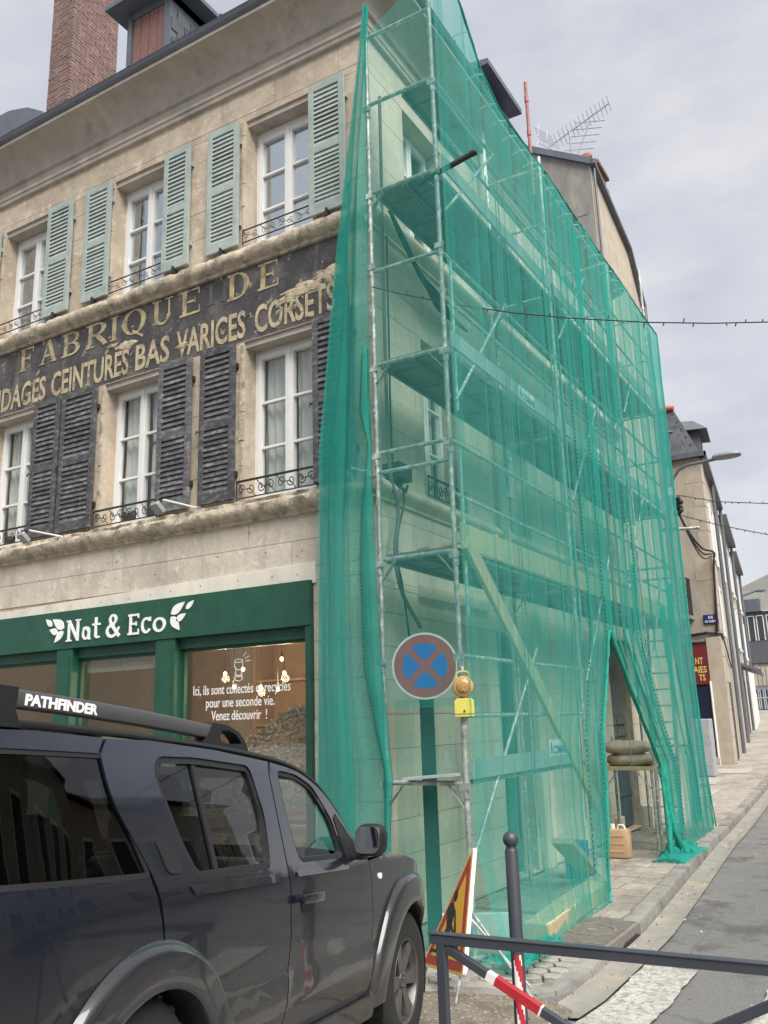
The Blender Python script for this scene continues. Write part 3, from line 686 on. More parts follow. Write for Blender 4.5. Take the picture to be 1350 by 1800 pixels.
SER = {
'F': [('l',.3,0,.3,1,T),('l',.1,.96,.95,.96,t_),('l',.3,.53,.75,.53,t_),('l',.1,.03,.52,.03,.05),('l',.93,1,.93,.74,.05),('l',.74,.66,.74,.4,.05)],
'A': [('l',.16,.02,.52,1,t_),('l',.5,1,.86,.02,T),('l',.28,.34,.72,.34,t_),('l',0,.025,.32,.025,.05),('l',.68,.025,1,.025,.05)],
'B': [('l',.25,0,.25,1,T),('l',.05,.965,.6,.965,t_),('l',.2,.53,.62,.53,t_),('l',.05,.035,.6,.035,t_),('a',.55,.75,.38,.25,-90,90,.2,.07),('a',.58,.27,.42,.27,-90,90,.21,.07)],
'R': [('l',.25,0,.25,1,T),('l',.05,.965,.6,.965,t_),('l',.2,.5,.62,.5,t_),('a',.55,.735,.38,.265,-90,90,.2,.07),('l',.52,.5,.92,.02,T),('l',.06,.025,.44,.025,.05),('l',.8,.025,1,.025,.05)],
'I': [('l',.5,0,.5,1,T),('l',0,.97,1,.97,.05),('l',0,.03,1,.03,.05)],
'Q': [('a',.5,.5,.5,.52,0,360,.2,.07),('l',.45,.15,.9,-.2,.1)],
'U': [('l',.22,.35,.22,1,T),('l',.82,.35,.82,1,t_),('a',.52,.36,.375,.38,180,360,.17,.09),('l',0,.97,.44,.97,.05),('l',.64,.97,1,.97,.05)],
'E': [('l',.27,0,.27,1,T),('l',.05,.96,.95,.96,t_),('l',.27,.52,.75,.52,t_),('l',.05,.04,.97,.04,t_),('l',.93,1,.93,.74,.05),('l',.96,0,.96,.28,.05),('l',.75,.65,.75,.4,.05)],
'D': [('l',.25,0,.25,1,T),('l',.05,.965,.5,.965,t_),('l',.05,.035,.5,.035,t_),('a',.45,.5,.53,.5,-90,90,.22,.07)]}
FAB = zip('FABRIQUEDE', [(10.32,9.98),(9.86,9.5),(9.42,9.03),(8.95,8.5),(8.45,8.31),(8.23,7.80),(7.70,7.33),(7.23,6.87),(6.46,6.09),(5.98,5.66)])
band = bld
for ch_, (a, b) in FAB: glyphs(SER[ch_], PL, a, b, 5.0, 5.345, .003, M_gold, bld)
for a, b in ((6.78, 6.62), (6.54, 6.42)): glyphs(SER['I'], PL, a, b, 5.03, 5.3, .0028, M_ghost, bld, 'faded_letter')
def textmesh(s, bold=0, ext=0, sx=1):
    cu = bpy.data.curves.new('t', 'FONT'); cu.body = s; cu.offset = bold; cu.extrude = ext; cu.resolution_u = 3
    o = bpy.data.objects.new('t', cu); COL.objects.link(o)
    me = bpy.data.meshes.new_from_object(o.evaluated_get(bpy.context.evaluated_depsgraph_get())); bpy.data.objects.remove(o); bpy.data.curves.remove(cu)
    return me
def text(s, fn, m, name, parent, bold=0, depth=.002, label=None, keep=False):
    """fn(a,b,d): unit box -> world; the text is stretched to fill it"""
    me = textmesh(s, bold, 1); vs = [v.co for v in me.vertices]
    x0 = min(v.x for v in vs); x1 = max(v.x for v in vs); y0 = min(v.y for v in vs); y1 = max(v.y for v in vs)
    if keep: y0, y1 = -.22, .78
    mb = MB(); mb.add([fn((v.x-x0)/(x1-x0), (v.y-y0)/(y1-y0), depth*(.5+.5*v.z)) for v in vs], [tuple(p.vertices) for p in me.polygons])
    bpy.data.meshes.remove(me)
    return part(mb, name, m, parent, label=label)
def boxmap(P, ya, yb, za, zb, o): return lambda a, b, d: P(ya+(yb-ya)*a, za+(zb-za)*b, o+d)
for wd, a, b in (('BANDAGES', 11.25, 9.69), ('CEINTURES', 9.57, 8.08), ('BAS', 7.96, 7.37), ('VARICES', 7.25, 6.15), ('CORSETS', 6.01, 4.87)):
    text(wd, boxmap(PL, a, b, 4.465, 4.825, .004), M_gold2, 'painted_word', bld, bold=.02)
# bare patches where the paint came off
for (cy, cz, ry, rz, sd_) in ((5.3, 4.84, .33, .085, 1), (4.95, 4.93, .2, .08, 4), (5.6, 4.77, .16, .05, 9), (8.15, 4.87, .16, .06, 2), (8.4, 4.93, .10, .03, 3), (7.15, 4.62, .1, .04, 6)):
    mb = MB(); ring = []
    for i in range(36):
        a = 2*PI*i/36; r = 1+.75*ns(math.cos(a)*2.2, math.sin(a)*2.2, sd_*3.3); ring.append(PL(cy+ry*r*math.cos(a), cz+rz*r*math.sin(a), .0015))
    mid = [PL(cy+ry*.7*math.cos(2*PI*i/36), cz+rz*.7*math.sin(2*PI*i/36), .013+.006*ns(i*.9, sd_)) for i in range(36)]
    mb.add(ring+mid+[PL(cy, cz, .016)], [(i, (i+1) % 36, 36+(i+1) % 36, 36+i) for i in range(36)]+[(36+i, 36+(i+1) % 36, 72) for i in range(36)])
    part(mb, 'bare_patch', M_bare, bld)

# ------------------------------------------------------------------ shop front
mb = MB(); mb.prism([(5.17, 1.44), (14, 1.44), (14, 1.56), (10.3, 1.57), (5.17, 1.665)], PL, 0, .022); part(mb, 'render_strip', M_wboard, bld, bevel=.004)
mb = MB(); fbox(mb, PL, 5.21, 14, 1.0, 1.47, -.10, .07); part(mb, 'fascia', M_green, bld, bevel=.004)
for a, b in ((5.21, 5.285), (7.09, 7.39), (8.79, 9.07), (10.7, 11.0)):
    mb = MB(); fbox(mb, PL, a, b, -1.9, .998, -.14, .055); pil = part(mb, 'shop_pillar', M_green, bld, bevel=.004)
    if b-a > .2:
        mb = MB(); fbox(mb, PL, a+.05, b-.05, -1.1, .9, .054, .062); part(mb, 'pillar_panel', M_green, pil, bevel=.006)
mb = MB()
fbox(mb, PL, 5.287, 14, .88, .998, -.13, -.02)
part(mb, 'window_head', M_green, bld, bevel=.004)
for a, b in ((5.287, 7.088), (7.392, 8.788), (9.072, 10.698)):
    mb = MB(); fbox(mb, PL, a, b, -1.9, -1.25, -.13, -.01); part(mb, 'stall_riser', M_green, bld, bevel=.004)
for a, b in ((5.287, 7.088), (7.392, 8.788), (9.072, 10.698)):
    mb = MB(); s = .035
    fbox(mb, PL, a, a+s, -1.25, .88, -.12, -.07); fbox(mb, PL, b-s, b, -1.25, .88, -.12, -.07); fbox(mb, PL, a+s, b-s, .845, .88, -.12, -.07); fbox(mb, PL, a+s, b-s, -1.25, -1.2, -.12, -.07)
    fr = part(mb, 'shop_window', M_green, bld)
    g = MB(); fbox(g, PL, a+s, b-s, -1.2, .845, -.10, -.092); part(g, 'pane', M_shopglass, fr)
M_sh1 = mat('warm_shop_plaster', (.52,.45,.36), .9, var=.12, scale=1.5)
M_sh2 = mat('shop_floor_boards', (.2,.14,.09), .7); M_sh3 = mat('shop_shelf_wood', (.32,.19,.09), .7, var=.2)
mb = MB(); xi0, xi1, yi0, yi1 = XF+.37, XF+2.9, 4.9, 12.5
mb.add([(xi0,yi0,-1.9),(xi1,yi0,-1.9),(xi1,yi1,-1.9),(xi0,yi1,-1.9),(xi0,yi0,1.9),(xi1,yi0,1.9),(xi1,yi1,1.9),(xi0,yi1,1.9)], [(1,2,6,5),(0,1,5,4),(2,3,7,6),(4,5,6,7)]); part(mb, 'shop_room', M_sh1, bld)
mb = MB(); mb.box((xi0, yi0, -1.905), (xi1, yi1, -1.88)); part(mb, 'shop_floor', M_sh2, bld)
sh = thing('shop_shelf', 'tall wooden shelf standing inside the right hand shop window', 'shelf', (10.0, 7.4, -1.88))
mb = MB(); mb.box((9.8, 6.9, -1.88), (10.25, 6.95, 1.2)); mb.box((9.8, 7.9, -1.88), (10.25, 7.95, 1.2)); mb.box((10.23, 6.95, -1.88), (10.25, 7.9, 1.2)); part(mb, 'shelf_case', M_sh3, sh)
for z in (-1.2, -.6, 0, .6): mb = MB(); mb.box((9.8, 6.95, z), (10.228, 7.9, z+.03)); part(mb, 'shelf_board', M_sh3, sh)
mb = MB(); mb.box((10.0, 8.6, -1.88), (10.06, 9.3, 1.5)); solo(mb, 'display_panel', M_sh3, 'tan panel standing behind the window writing', 'panel', (10.03, 8.95, -1.88))
M_bulb = emit('warm_bulb', (1, .62, .30), 4)
for i, (y, z) in enumerate([(7.42, .66), (7.13, .70), (7.27, .49), (6.85, .47), (6.59, .43), (6.49, .62), (6.53, .79)]):
    b = thing('pendant_bulb', ('glowing bulb nearest the cork drawing', 'glowing bulb right of the cork drawing', 'glowing bulb behind the middle of the first text line', 'glowing bulb behind the word et', 'glowing bulb lowest at the right of the window text', 'glowing bulb at the right end of the first text line', 'highest glowing bulb at the right of the shop window')[i], 'light bulb', (8.6, y, z), 'pendant bulbs in the shop')
    if i in (0, 3, 5):
        pl = bpy.data.lights.new('bulb_light', 'POINT'); pl.energy = 8; pl.color = (1, .72, .42); pl.shadow_soft_size = .05; po = link('bulb_light', pl, b, (0, 0, -.06))
    mb = MB(); mb.sphere((8.6, y, z), .021, 10, (1, 1, 1.25)); part(mb, 'bulb', M_bulb, b, smooth=60)
    mb = MB(); mb.tube([(8.6, y, z+.03), (8.6, y, 1.88)], .004, 4); mb.tube([(8.6, y, z+.025), (8.6, y, z+.08)], .014, 8); part(mb, 'flex', M_cable, b)
# heap of corks
ck = MB(); mcol = [mat('cork', (.36,.30,.20), .9, var=.3, scale=30), mat('pale_cork', (.48,.43,.32), .9, var=.3, scale=30), mat('dark_cork', (.2,.165,.11), .9, var=.2, scale=30)]
def heapz(x, y): return -1.0+1.22*max(0, min(1, (7.25-y)/1.5))**.6*min(1, max(0, (x-7.5))/.25+.1)-.05
for i in range(3300):
    x = 7.53+random.random()**1.4*.9; y = random.uniform(5.35, 7.08); z = heapz(x, y)+random.uniform(-.06, .03)
    d = Vector((random.gauss(0,1), random.gauss(0,1), random.gauss(0,.7))).normalized(); ck.m = random.choice((0,0,1,2))
    c = Vector((x, y, z)); ck.tube([c-d*.022, c+d*.022], .012, 6)
tag(part(ck, 'cork_heap', mcol, None, smooth=40, kind='stuff'), 'heap of used corks piled behind the shop window', 'corks')
mb = MB(); mb.grid(lambda a, b: (7.53+.95*b, 5.33+1.75*a, heapz(7.53+.95*b, 5.33+1.75*a)-.03), 30, 12); mb.box((7.53, 5.33, -1.88), (8.5, 7.06, -1.1)); part(mb, 'cork_bin', M_sh3, bld)
# window writing
def gl(ya, yb, za, zb): return lambda a, b, d: PL(ya+(yb-ya)*a, za+(zb-za)*b, -.090+d)
text('Ici, ils sont collectés et recyclés', gl(6.93, 5.58, .325, .475), M_wlet, 'window_text', bld, bold=.004, depth=.001, keep=True)
text('pour une seconde vie.', gl(6.74, 5.79, .185, .335), M_wlet, 'window_text', bld, bold=.004, depth=.001, keep=True)
text('Venez découvrir  !', gl(6.66, 5.89, .045, .195), M_wlet, 'window_text', bold=.004, parent=bld, depth=.001, keep=True)
mb = MB(); cx, cz = 6.28, .60
def ring2(cu, cv, a, b, n=20): return [PL(cu+a*math.cos(2*PI*i/n), cv+b*math.sin(2*PI*i/n), -.088) for i in range(n)]
mb.tube(ring2(cx, cz+.105, .055, .018), .004, 4, closed=True)
mb.tube([PL(cx+.055, cz+.1, -.088), PL(cx+.06, cz+.05, -.088), PL(cx+.035, cz+.015, -.088), PL(cx+.045, cz-.03, -.088), PL(cx+.05, cz-.10, -.088), PL(cx, cz-.115, -.088), PL(cx-.05, cz-.10, -.088), PL(cx-.045, cz-.03, -.088), PL(cx-.035, cz+.015, -.088), PL(cx-.06, cz+.05, -.088), PL(cx-.055, cz+.1, -.088)], .004, 4)
mb.tube([PL(cx+.035, cz+.015, -.088), PL(cx, cz+.005, -.088), PL(cx-.035, cz+.015, -.088)], .004, 4)
for i in range(5): mb.tube([PL(cx+.03-.015*i, cz-.04-.012*(i % 2), -.088), PL(cx+.02-.012*i, cz-.07, -.088)], .003, 4)
for i, (a, b) in enumerate(((-.06, .15), (-.085, .125), (-.095, .095))): mb.tube([PL(cx+a, cz+b, -.088), PL(cx+a*1.7, cz+b+.045-.02*i, -.088)], .0045, 4)
part(mb, 'cork_drawing', M_wlet, bld)
mb = MB(); fbox(mb, PL, 7.5, 8.7, .70, .86, -.118, -.116); part(mb, 'frosted_band', mat('frosted_film', (.42,.40,.36), .8, var=.1), bld)
text('boutique éthique', lambda a, b, d: PL(8.6-1.0*a, .72+.13*b, -.1155+d), mat('grey_film_letter', (.22,.21,.19), .8), 'window_text', bld, keep=True, depth=.001)
# fascia name: hand cut letters
q = .2
HAND = {
'N': [('l',.18,0,.18,1,.15),('l',.18,.95,.82,.05,.15),('l',.82,0,.82,1,.15),('l',0,.03,.4,.03,.07),('l',0,.96,.3,.96,.07),('l',.66,.97,1,.97,.07)],
'a': [('a',.45,.34,.42,.34,0,360,.2,.12),('l',.82,0,.82,.6,.13),('a',.45,.55,.42,.2,20,160,.16,.11),('l',.75,.03,1,.03,.07)],
't': [('l',.45,.1,.45,1,.15),('l',.1,.66,.9,.66,.1),('a',.68,.14,.32,.15,180,320,.2,.1)],
'&': [('a',.47,.77,.28,.24,0,360,.16,.11),('a',.42,.28,.42,.3,60,330,.17,.13),('l',.3,.62,.95,.02,.14),('l',.78,.22,.92,.42,.11)],
'E': [('l',.25,0,.25,1,.15),('l',.05,.94,.92,.94,.1),('l',.25,.52,.75,.52,.1),('l',.05,.05,.97,.05,.1),('l',.92,1,.92,.78,.06),('l',.95,.0,.95,.26,.06),('l',.75,.62,.75,.42,.06)],
'c': [('a',.52,.42,.48,.42,40,325,.2,.13),('l',.85,.62,.85,.84,.09)],
'o': [('a',.5,.38,.5,.38,0,360,.2,.13)]}
for ch_, a, b, z0, z1 in (('N', 8.89, 8.64, 1.085, 1.345), ('a', 8.61, 8.455, 1.085, 1.30), ('t', 8.445, 8.275, 1.09, 1.345), ('&', 8.19, 7.95, 1.08, 1.355), ('E', 7.83, 7.64, 1.085, 1.33), ('c', 7.615, 7.44, 1.085, 1.31), ('o', 7.42, 7.22, 1.085, 1.31)):
    glyphs(HAND[ch_], PL, a, b, z0, z1, .072, M_wlet, bld, 'sign_letter', .012)
def leaf(cy, cz, L, ang, wd=.34):
    mb = MB(); pts = []; n = 10
    for i in range(n+1): t = i/n; pts.append((t*L, wd*L*math.sin(PI*t**.8)*.5*(1.15-.3*t)))
    for i in range(n-1, 0, -1): t = i/n; pts.append((t*L, -wd*L*math.sin(PI*t**.8)*.5*(1.15-.3*t)))
    ca, sa = math.cos(ang), math.sin(ang)
    mb.prism(pts, lambda x, y, d: PL(cy-(x*ca-y*sa), cz+(x*sa+y*ca), d), .072, .082); part(mb, 'sign_leaf', M_wlet, bld)
def leaf2(y0, z0, y1, z1, wd, k=.82): L = math.hypot(y1-y0, z1-z0); leaf(y0, z0, L, math.atan2(z1-z0, y0-y1), wd*k)
for a in ((7.14, 1.275, 6.93, 1.40, .5), (6.915, 1.315, 6.795, 1.405, .5), (7.14, 1.245, 7.01, 1.085, .62), (7.06, 1.195, 6.91, 1.265, .55), (9.165, 1.30, 9.285, 1.395, .55), (8.94, 1.255, 9.155, 1.385, .55), (9.05, 1.205, 9.205, 1.255, .6), (8.955, 1.225, 9.105, 1.085, .55)): leaf2(*a)
# floodlights on arms
for i, (y0, yh, z, lb) in enumerate(((6.80, 6.93, 2.40, 'grey floodlight on a white arm under the middle dark shutters'), (9.08, 9.20, 2.36, 'grey floodlight on a white arm at the left end of the lower ledge'), (4.5, 4.62, 2.44, 'grey floodlight on an arm behind the green netting at the corner'))):
    ln_ = .22 if i == 2 else .5
    f = thing('floodlight', lb, 'floodlight', (XF, y0, z+.05), 'floodlights over the shop sign')
    mb = MB(); mb.tube([(XF-.0, y0, z+.08), (XF-ln_, yh-.03, z+.10)], .011, 6); mb.box((XF-.03, y0-.03, z+.04), (XF, y0+.03, z+.12)); part(mb, 'arm', M_white, f)
    mb = MB(); c = Vector((XF-ln_-.05, yh, z)); mb.obox(c, (.014,-.007,.022), (.015,.07,.0), (-.046,.015,.05)); part(mb, 'lamp_head', mat('floodlight_grey', (.33,.33,.32), .5, metal=.3), f, bevel=.012)
    mb = MB(); mb.box(c+Vector((-.01,-.05,.06)), c+Vector((.01,.05,.10))); part(mb, 'bracket', M_iron, f)
# side front doors, drain pipe, wall plates
mb = MB(); fbox(mb, PR, 10.25, 11.2, -1.86, 1.08, -.2, -.15); dd = part(mb, 'side_door', mat('blue_green_door_paint', (.03,.10,.10), .6, var=.2), bld)
for k in range(5): mb = MB(); fbox(mb, PR, 10.28+k*.18, 10.44+k*.18, -1.8, 1.05, -.15, -.135); part(mb, 'door_board', mat('blue_green_door_paint', (.03,.10,.10), .6), dd)
mb = MB(); fbox(mb, PR, 11.3, 11.48, -1.9, 2.25, 0, .09); part(mb, 'pilaster', M_render, bld, bevel=.02)
mb = MB(); fbox(mb, PR, 11.55, 11.7, -1.9, 2.25, 0, .06); part(mb, 'pilaster', M_render, bld, bevel=.02)
mb = MB(); fbox(mb, PR, 8.2, 10.0, 1.30, 1.43, 0, .05); part(mb, 'lintel_band', M_render, bld)
dw = MB(); fbox(dw, PR, 14.98, 16.2, -1.86, 1.33, -.22, -.17); door = part(dw, 'cellar_door', mat('grey_old_door_wood', (.15,.15,.145), .85, var=.35, scale=7, stretch=(6,6,1)), bld)
Mdg = mat('grey_old_door_wood', (.15,.15,.145)); Mdb = mat('blue_grey_door_paint', (.06,.10,.115), .75, var=.25, scale=6)
for k in range(6):
    mb = MB(); fbox(mb, PR, 15.0+k*.198, 15.19+k*.198, -.68, 1.3, -.168, -.15); part(mb, 'door_board', Mdg, door)
    mb = MB(); fbox(mb, PR, 15.0+k*.198, 15.19+k*.198, -1.85, -.72, -.168, -.14); part(mb, 'door_board', Mdb, door)
mb = MB()
for z in (-.35, -.15): fbox(mb, PR, 15.02, 15.58, z, z+.12, -.149, -.12); fbox(mb, PR, 15.62, 16.18, z, z+.12, -.149, -.12)
part(mb, 'door_panel', Mdg, door, bevel=.01)
mb = MB(); fbox(mb, PR, 15.0, 16.18, -1.35, -1.28, -.139, -.125); part(mb, 'door_rail', Mdb, door)
mb = MB(); fbox(mb, PR, 16.2, 16.45, -1.9, -1.55, 0, .2); part(mb, 'plinth_block', M_render, bld, bevel=.01)
mb = MB(); fbox(mb, PR, 14.6, 14.96, -1.9, -1.6, 0, .06); part(mb, 'plinth_block', M_render, bld, bevel=.01)
mb = MB(); mb.tube([PR(10.5, 8.5, .12), PR(10.5, -1.8, .12)], .05, 10)
for z in (6, 4, 2.4, 0): mb.tube([PR(10.5, z, .12), PR(10.5, z+.06, .12)], .06, 10)
part(mb, 'downpipe', M_white, bld, smooth=50)
# ------------------------------------------------------------------ scaffold
YO, YI = 3.398, 4.193
PX = [7.076, 10.37, 13.48, 15.95]
LV = [-.525, 1.513, 3.51, 5.47]
sc = thing('scaffold', 'galvanised tube scaffold with decks standing along the side front behind green netting', 'scaffold', (11.5, 3.8, -1.9))
for i, x in enumerate(PX):
    for y, zt in ((YO, (7.75, 7.6, 7.4, 8.45)[i]), (YI, 7.6)):
        mb = MB(); mb.tube([(x, y, -1.86), (x, y, zt)], .0245, 10)
        p = part(mb, 'pole', M_steel, sc, smooth=60)
        mb = MB()
        for z in (-.55, .55, 1.47, 2.55, 3.47, 4.6, 5.43, 6.5):
            mb.tube([(x, y, z-.10), (x, y, z+.04)], .031, 8); mb.box((x-.035, y-.05, z-.03), (x-.02, y+.05, z+.03))
        for z in (-.05, 1.02, 2.05, 3.0, 4.1, 5.0, 6.0): mb.box((x-.03, y-.012, z), (x+.05, y+.012, z+.05))
        part(mb, 'coupler', M_steel, p, kind='stuff')
        mb = MB(); mb.box((x-.075, y-.075, -1.895), (x+.075, y+.075, -1.885)); mb.tube([(x, y, -1.89), (x, y, -1.7)], .018, 8); part(mb, 'base_plate', M_steel, p)
for i, x in enumerate(PX):
    for z in (LV if i != 2 else LV[1:])+[6.56, 7.43]+([2.58, 4.55, 3.0-.62] if i in (0, 3) else []):
        mb = MB(); mb.tube([(x, YO, z), (x, YI, z)], .0215, 8)
        t = part(mb, 'transom', M_steel, sc, smooth=60)
        if z in LV:
            for y, s in ((YO, 1), (YI, -1)): mb = MB(); mb.bar((x, y+s*.02, z-.2), (x, y+s*.17, z-.02), .006, .05, (1, 0, 0)); part(mb, 'gusset', M_steel, t)
for a, b in zip(PX, PX[1:]):
    for z in ((.04, .56, 2.06, 2.58, 4.05, 4.55, 6.02, 6.56) if a < 8 else (2.06, 2.58, 4.05, 4.55, 6.02, 6.56)):
        mb = MB(); mb.tube([(a+.03, YO, z), (b-.03, YO, z)], .019, 8); part(mb, 'guard_rail', M_steel, sc, smooth=60)
    for z in (LV if a < 8 else LV[1:]):
        mb = MB(); mb.tube([(a+.03, YO+.02, z), (b-.03, YO+.02, z)], .022, 8); part(mb, 'ledger', M_steel, sc, smooth=60)
    for z in LV[1:]+[6.56]:
        n = 1 if z > 6 else 2
        for k in range(n):
            if z > 6 and a > 8: continue
            w_ = (YI-YO-.08)/2; y0 = YO+.04+k*w_; mb = MB(); x1 = b-.04 if z < 6 else a+1.4
            mb.box((a+.04, y0+.006, z+.02), (x1, y0+w_-.006, z+.055)); mb.box((a+.04, y0+.006, z-.03), (x1, y0+.035, z+.02)); mb.box((a+.04, y0+w_-.035, z-.03), (x1, y0+w_-.006, z+.02))
            dk_ = part(mb, 'deck_plank', M_deck, sc)
            mb = MB()
            for q_ in range(6):
                xx = a+.3+q_*(b-a-.6)/5
                if xx < x1: mb.box((xx, y0+.04, z+.0), (xx+.03, y0+w_-.04, z+.02))
            part(mb, 'deck_rib', M_deck, dk_)
    for z in (LV if a < 8 else LV[1:]):
        mb = MB(); h = .17 if z != 1.513 else .24; m = M_toe if z != 1.513 else M_wood
        mb.box((a+.06, YO-.05, z+.03), (b-.1, YO-.028, z+.03+h)); t = part(mb, 'toe_board', m, sc, bevel=.003)
def brace(x0, z0, x1, z1):
    mb = MB(); mb.tube([(x0, YO-.03, z0), (x1, YO-.03, z1)], .017, 8); part(mb, 'brace', M_steel, sc, smooth=60)
for a in ((7.12,-1.1,8.9,.72),(7.2,3.0,8.65,4.62),(7.18,5.05,8.6,6.56),(10.5,.42,12.1,2.32),(10.55,2.69,12.0,4.4),(10.5,4.9,12.0,6.5),(13.6,.5,15.0,2.3),(13.6,2.7,15.0,4.4),(13.6,4.8,15.1,6.5)): brace(*a)
for x0 in (7.25, 10.5, 13.6):
    for z in LV[1:3]: mb = MB(); mb.tube([(x0, YO-.02, z-.6), (x0, YO-.02, z+1.0)], .017, 8); part(mb, 'standard', M_steel, sc, smooth=60)
M_stick = mat('white_sticker', (.72,.74,.74), .6, var=.05); M_stb = mat('sticker_blue_letter', (.05,.10,.22), .6, var=.05)
for x, z in ((9.02, -.30), (8.85, 3.625), (11.6, 3.63), (14.4, 1.66)):
    mb = MB(); mb.box((x, YO-.054, z-.09), (x+.46, YO-.0515, z+.075)); s = part(mb, 'maker_sticker', M_stick, sc)
    text('COMABI', lambda a, b, d: (x+.10+.36*a, YO-.055-d, z-.075+.09*b), M_stb, 'sticker_text', sc, bold=.03, depth=.001)
    mb = MB(); mb.prism([(x+.015, z-.075), (x+.035, z-.075), (x+.05, z+.01), (x+.065, z-.075), (x+.085, z-.075), (x+.06, z+.06), (x+.04, z+.06)], lambda a, b, d: (a, d, b), YO-.056, YO-.055); part(mb, 'sticker_mark', M_stb, sc)
# tubes sticking out
for nm, a, b, m, lb in (('projecting_tube', (7.05, 3.6, 5.36), (7.10, 2.96, 5.52), M_iron, 'dark rusty tube sticking out through the netting beside the front pole'), ('projecting_tube', (16.0, 3.5, 3.27), (16.03, 2.84, 3.23), M_steel, 'grey tube end sticking out past the far edge of the netting')):
    mb = MB(); mb.tube([a, b], .03, 10); mb.lathe([(.03, 0), (.034, .005), (.034, .05), (.03, .055)], b, Vector(a)-Vector(b), 12); solo(mb, nm, m, lb, 'tube', a, smooth=40)
mb = MB(); mb.tube([(10.32, 3.49, 7.0), (10.325, 3.49, 8.83)], .024, 10)
for z in (7.3, 7.95, 8.5): mb.tube([(10.32, 3.49, z), (10.32, 3.49, z+.09)], .031, 10)
solo(mb, 'red_scaffold_pole', mat('red_pole_paint', (.34,.13,.11), .6, var=.3, scale=9), 'red painted pole rising above the top edge of the netting', 'pole', (10.32, 3.49, 7.0), smooth=40)
# loose timber
mb = MB(); mb.bar((7.2, 3.33, 1.60), (10.5, 3.36, -1.0), .17, .045, (0, 1, 0)); solo(mb, 'slanting_plank', M_wood, 'long timber plank slanting down behind the netting from the second deck', 'plank', (10.5, 3.36, -1.0), bevel=.004)
mb = MB(); mb.bar((7.02, 3.95, -.485), (7.06, 3.44, -.45), .2, .02, (0, 0, 1)); solo(mb, 'end_board', M_toe, 'short pale board lying on the lowest end tube of the scaffold', 'board', (7.03, 3.8, -.47))
for i in range(4):
    mb = MB(); x = 7.12+i*.11; mb.bar((x, 3.75, 1.57+.03*i), (x+.75, 3.5, 1.78+.02*i), .16, .03, (0, 0, 1)); solo(mb, 'loose_board', M_wood, ('lowest', 'second', 'third', 'topmost')[i]+' of the short boards stacked at the front end of the second deck', 'board', (x, 3.75, 1.57), 'boards stacked on the second deck')
mb = MB(); mb.bar((9.95, 3.62, -1.35), (10.8, 3.6, -1.82), .06, .26, (0, 1, 0)); solo(mb, 'leaning_board', M_wood, 'pale board leaning low behind the netting near the side door', 'board', (10.4, 3.6, -1.9))
for a, b, lb in (((7.72, 3.10, -1.815), (9.0, 3.20, -1.815), 'squared timber baulk lying under the netting by the drain cover'), ((9.03, 3.2, -1.815), (9.9, 3.24, -1.815), 'second squared timber baulk under the netting nearer the opening')):
    mb = MB(); mb.bar(a, b, .24, .16); solo(mb, 'timber_baulk', M_wood, lb, 'timber', ((a[0]+b[0])/2, 3.1, -1.9), bevel=.008)
mb = MB(); mb.prism([(-.13, 0), (.13, 0), (.15, .42), (-.15, .42)], lambda a, b, d: (10.95+a, 3.7+d, -1.9+b), 0, .22); solo(mb, 'blue_tub', mat('blue_plastic', (.01,.06,.22), .5), 'blue plastic tub behind the netting next to the leaning board', 'tub', (10.95, 3.8, -1.9), bevel=.015)
# ladder
ld = thing('ladder', 'metal ladder climbing to the first deck behind the netting past the opening', 'ladder', (15.3, 3.6, -1.9))
def lad(t, s): return (15.3-.0*t, 3.40+.36*s+.12*(1-t), -1.88+3.5*t)
for s in (0, 1): mb = MB(); mb.bar(lad(0, s), lad(1, s), .025, .06, (0, 1, 0)); part(mb, 'stile', M_steel, ld)
for k in range(13): mb = MB(); t = .04+k*.077; mb.tube([lad(t, 0), lad(t, 1)], .016, 6); part(mb, 'rung', M_steel, ld)
# trestle with sandbags, jerrycan
tr = thing('trestle_platform', 'small timber platform on thin tube legs seen through the opening in the netting', 'platform', (13.75, 3.8, -1.9))
mb = MB(); mb.box((13.4, 3.4, -.79), (14.1, 4.2, -.74)); part(mb, 'platform_board', M_wood, tr, bevel=.004)
for x, y in ((13.45, 4.17), (13.45, 3.45), (14.05, 4.17), (14.05, 3.45)): mb = MB(); mb.tube([(x, y, -1.9), (x, y, -.79 if y < 4 else -.3)], .022, 8); part(mb, 'leg', M_steel, tr, smooth=60)
for a_, b_ in ((4.15, 3.95), (3.47, 3.67)): mb = MB(); mb.bar((13.43, a_, -1.05), (13.43, b_, -.8), .01, .05, (1, 0, 0)); part(mb, 'gusset', M_steel, tr)
M_sack = mat('dusty_sack', (.42,.37,.295), .95, var=.25, scale=9, col2=(.3,.25,.18), bump=.7, bscale=60)
for z, yy, lb in ((-.635, 3.80, 'lower of two dusty full sacks lying on the platform'), (-.45, 3.84, 'upper of two dusty full sacks lying on the platform')):
    mb = MB()
    def sk(u, v):
        a = 2*PI*u; b = PI*(v-.5); cb = abs(math.cos(b))**.5; x_ = .19*cb*math.cos(a); z_ = .105*cb*math.sin(a); y_ = .36*math.sin(b)*(1+.15*abs(math.cos(a))*0)
        e = 1+.16*ns(x_*9, y_*7, z*7+z_*5)+.10*ns(x_*26, y_*9, z*3)*abs(math.sin(b))+.05*ns(x_*40, y_*40, z); return (13.7+x_*e, yy+y_*(1+.05*ns(x_*6, 3)), z+z_*e-.02*math.cos(2*y_))
    mb.grid(sk, 28, 18); solo(mb, 'sack', M_sack, lb, 'sack', (13.7, yy, z-.1), 'sacks on the platform', smooth=70)
jc = thing('jerrycan', 'tan plastic jerrycan standing on the pavement in the opening of the netting', 'jerrycan', (12.62, 3.78, -1.9))
M_jc = mat('tan_plastic', (.50,.34,.20), .5, var=.12, scale=5)
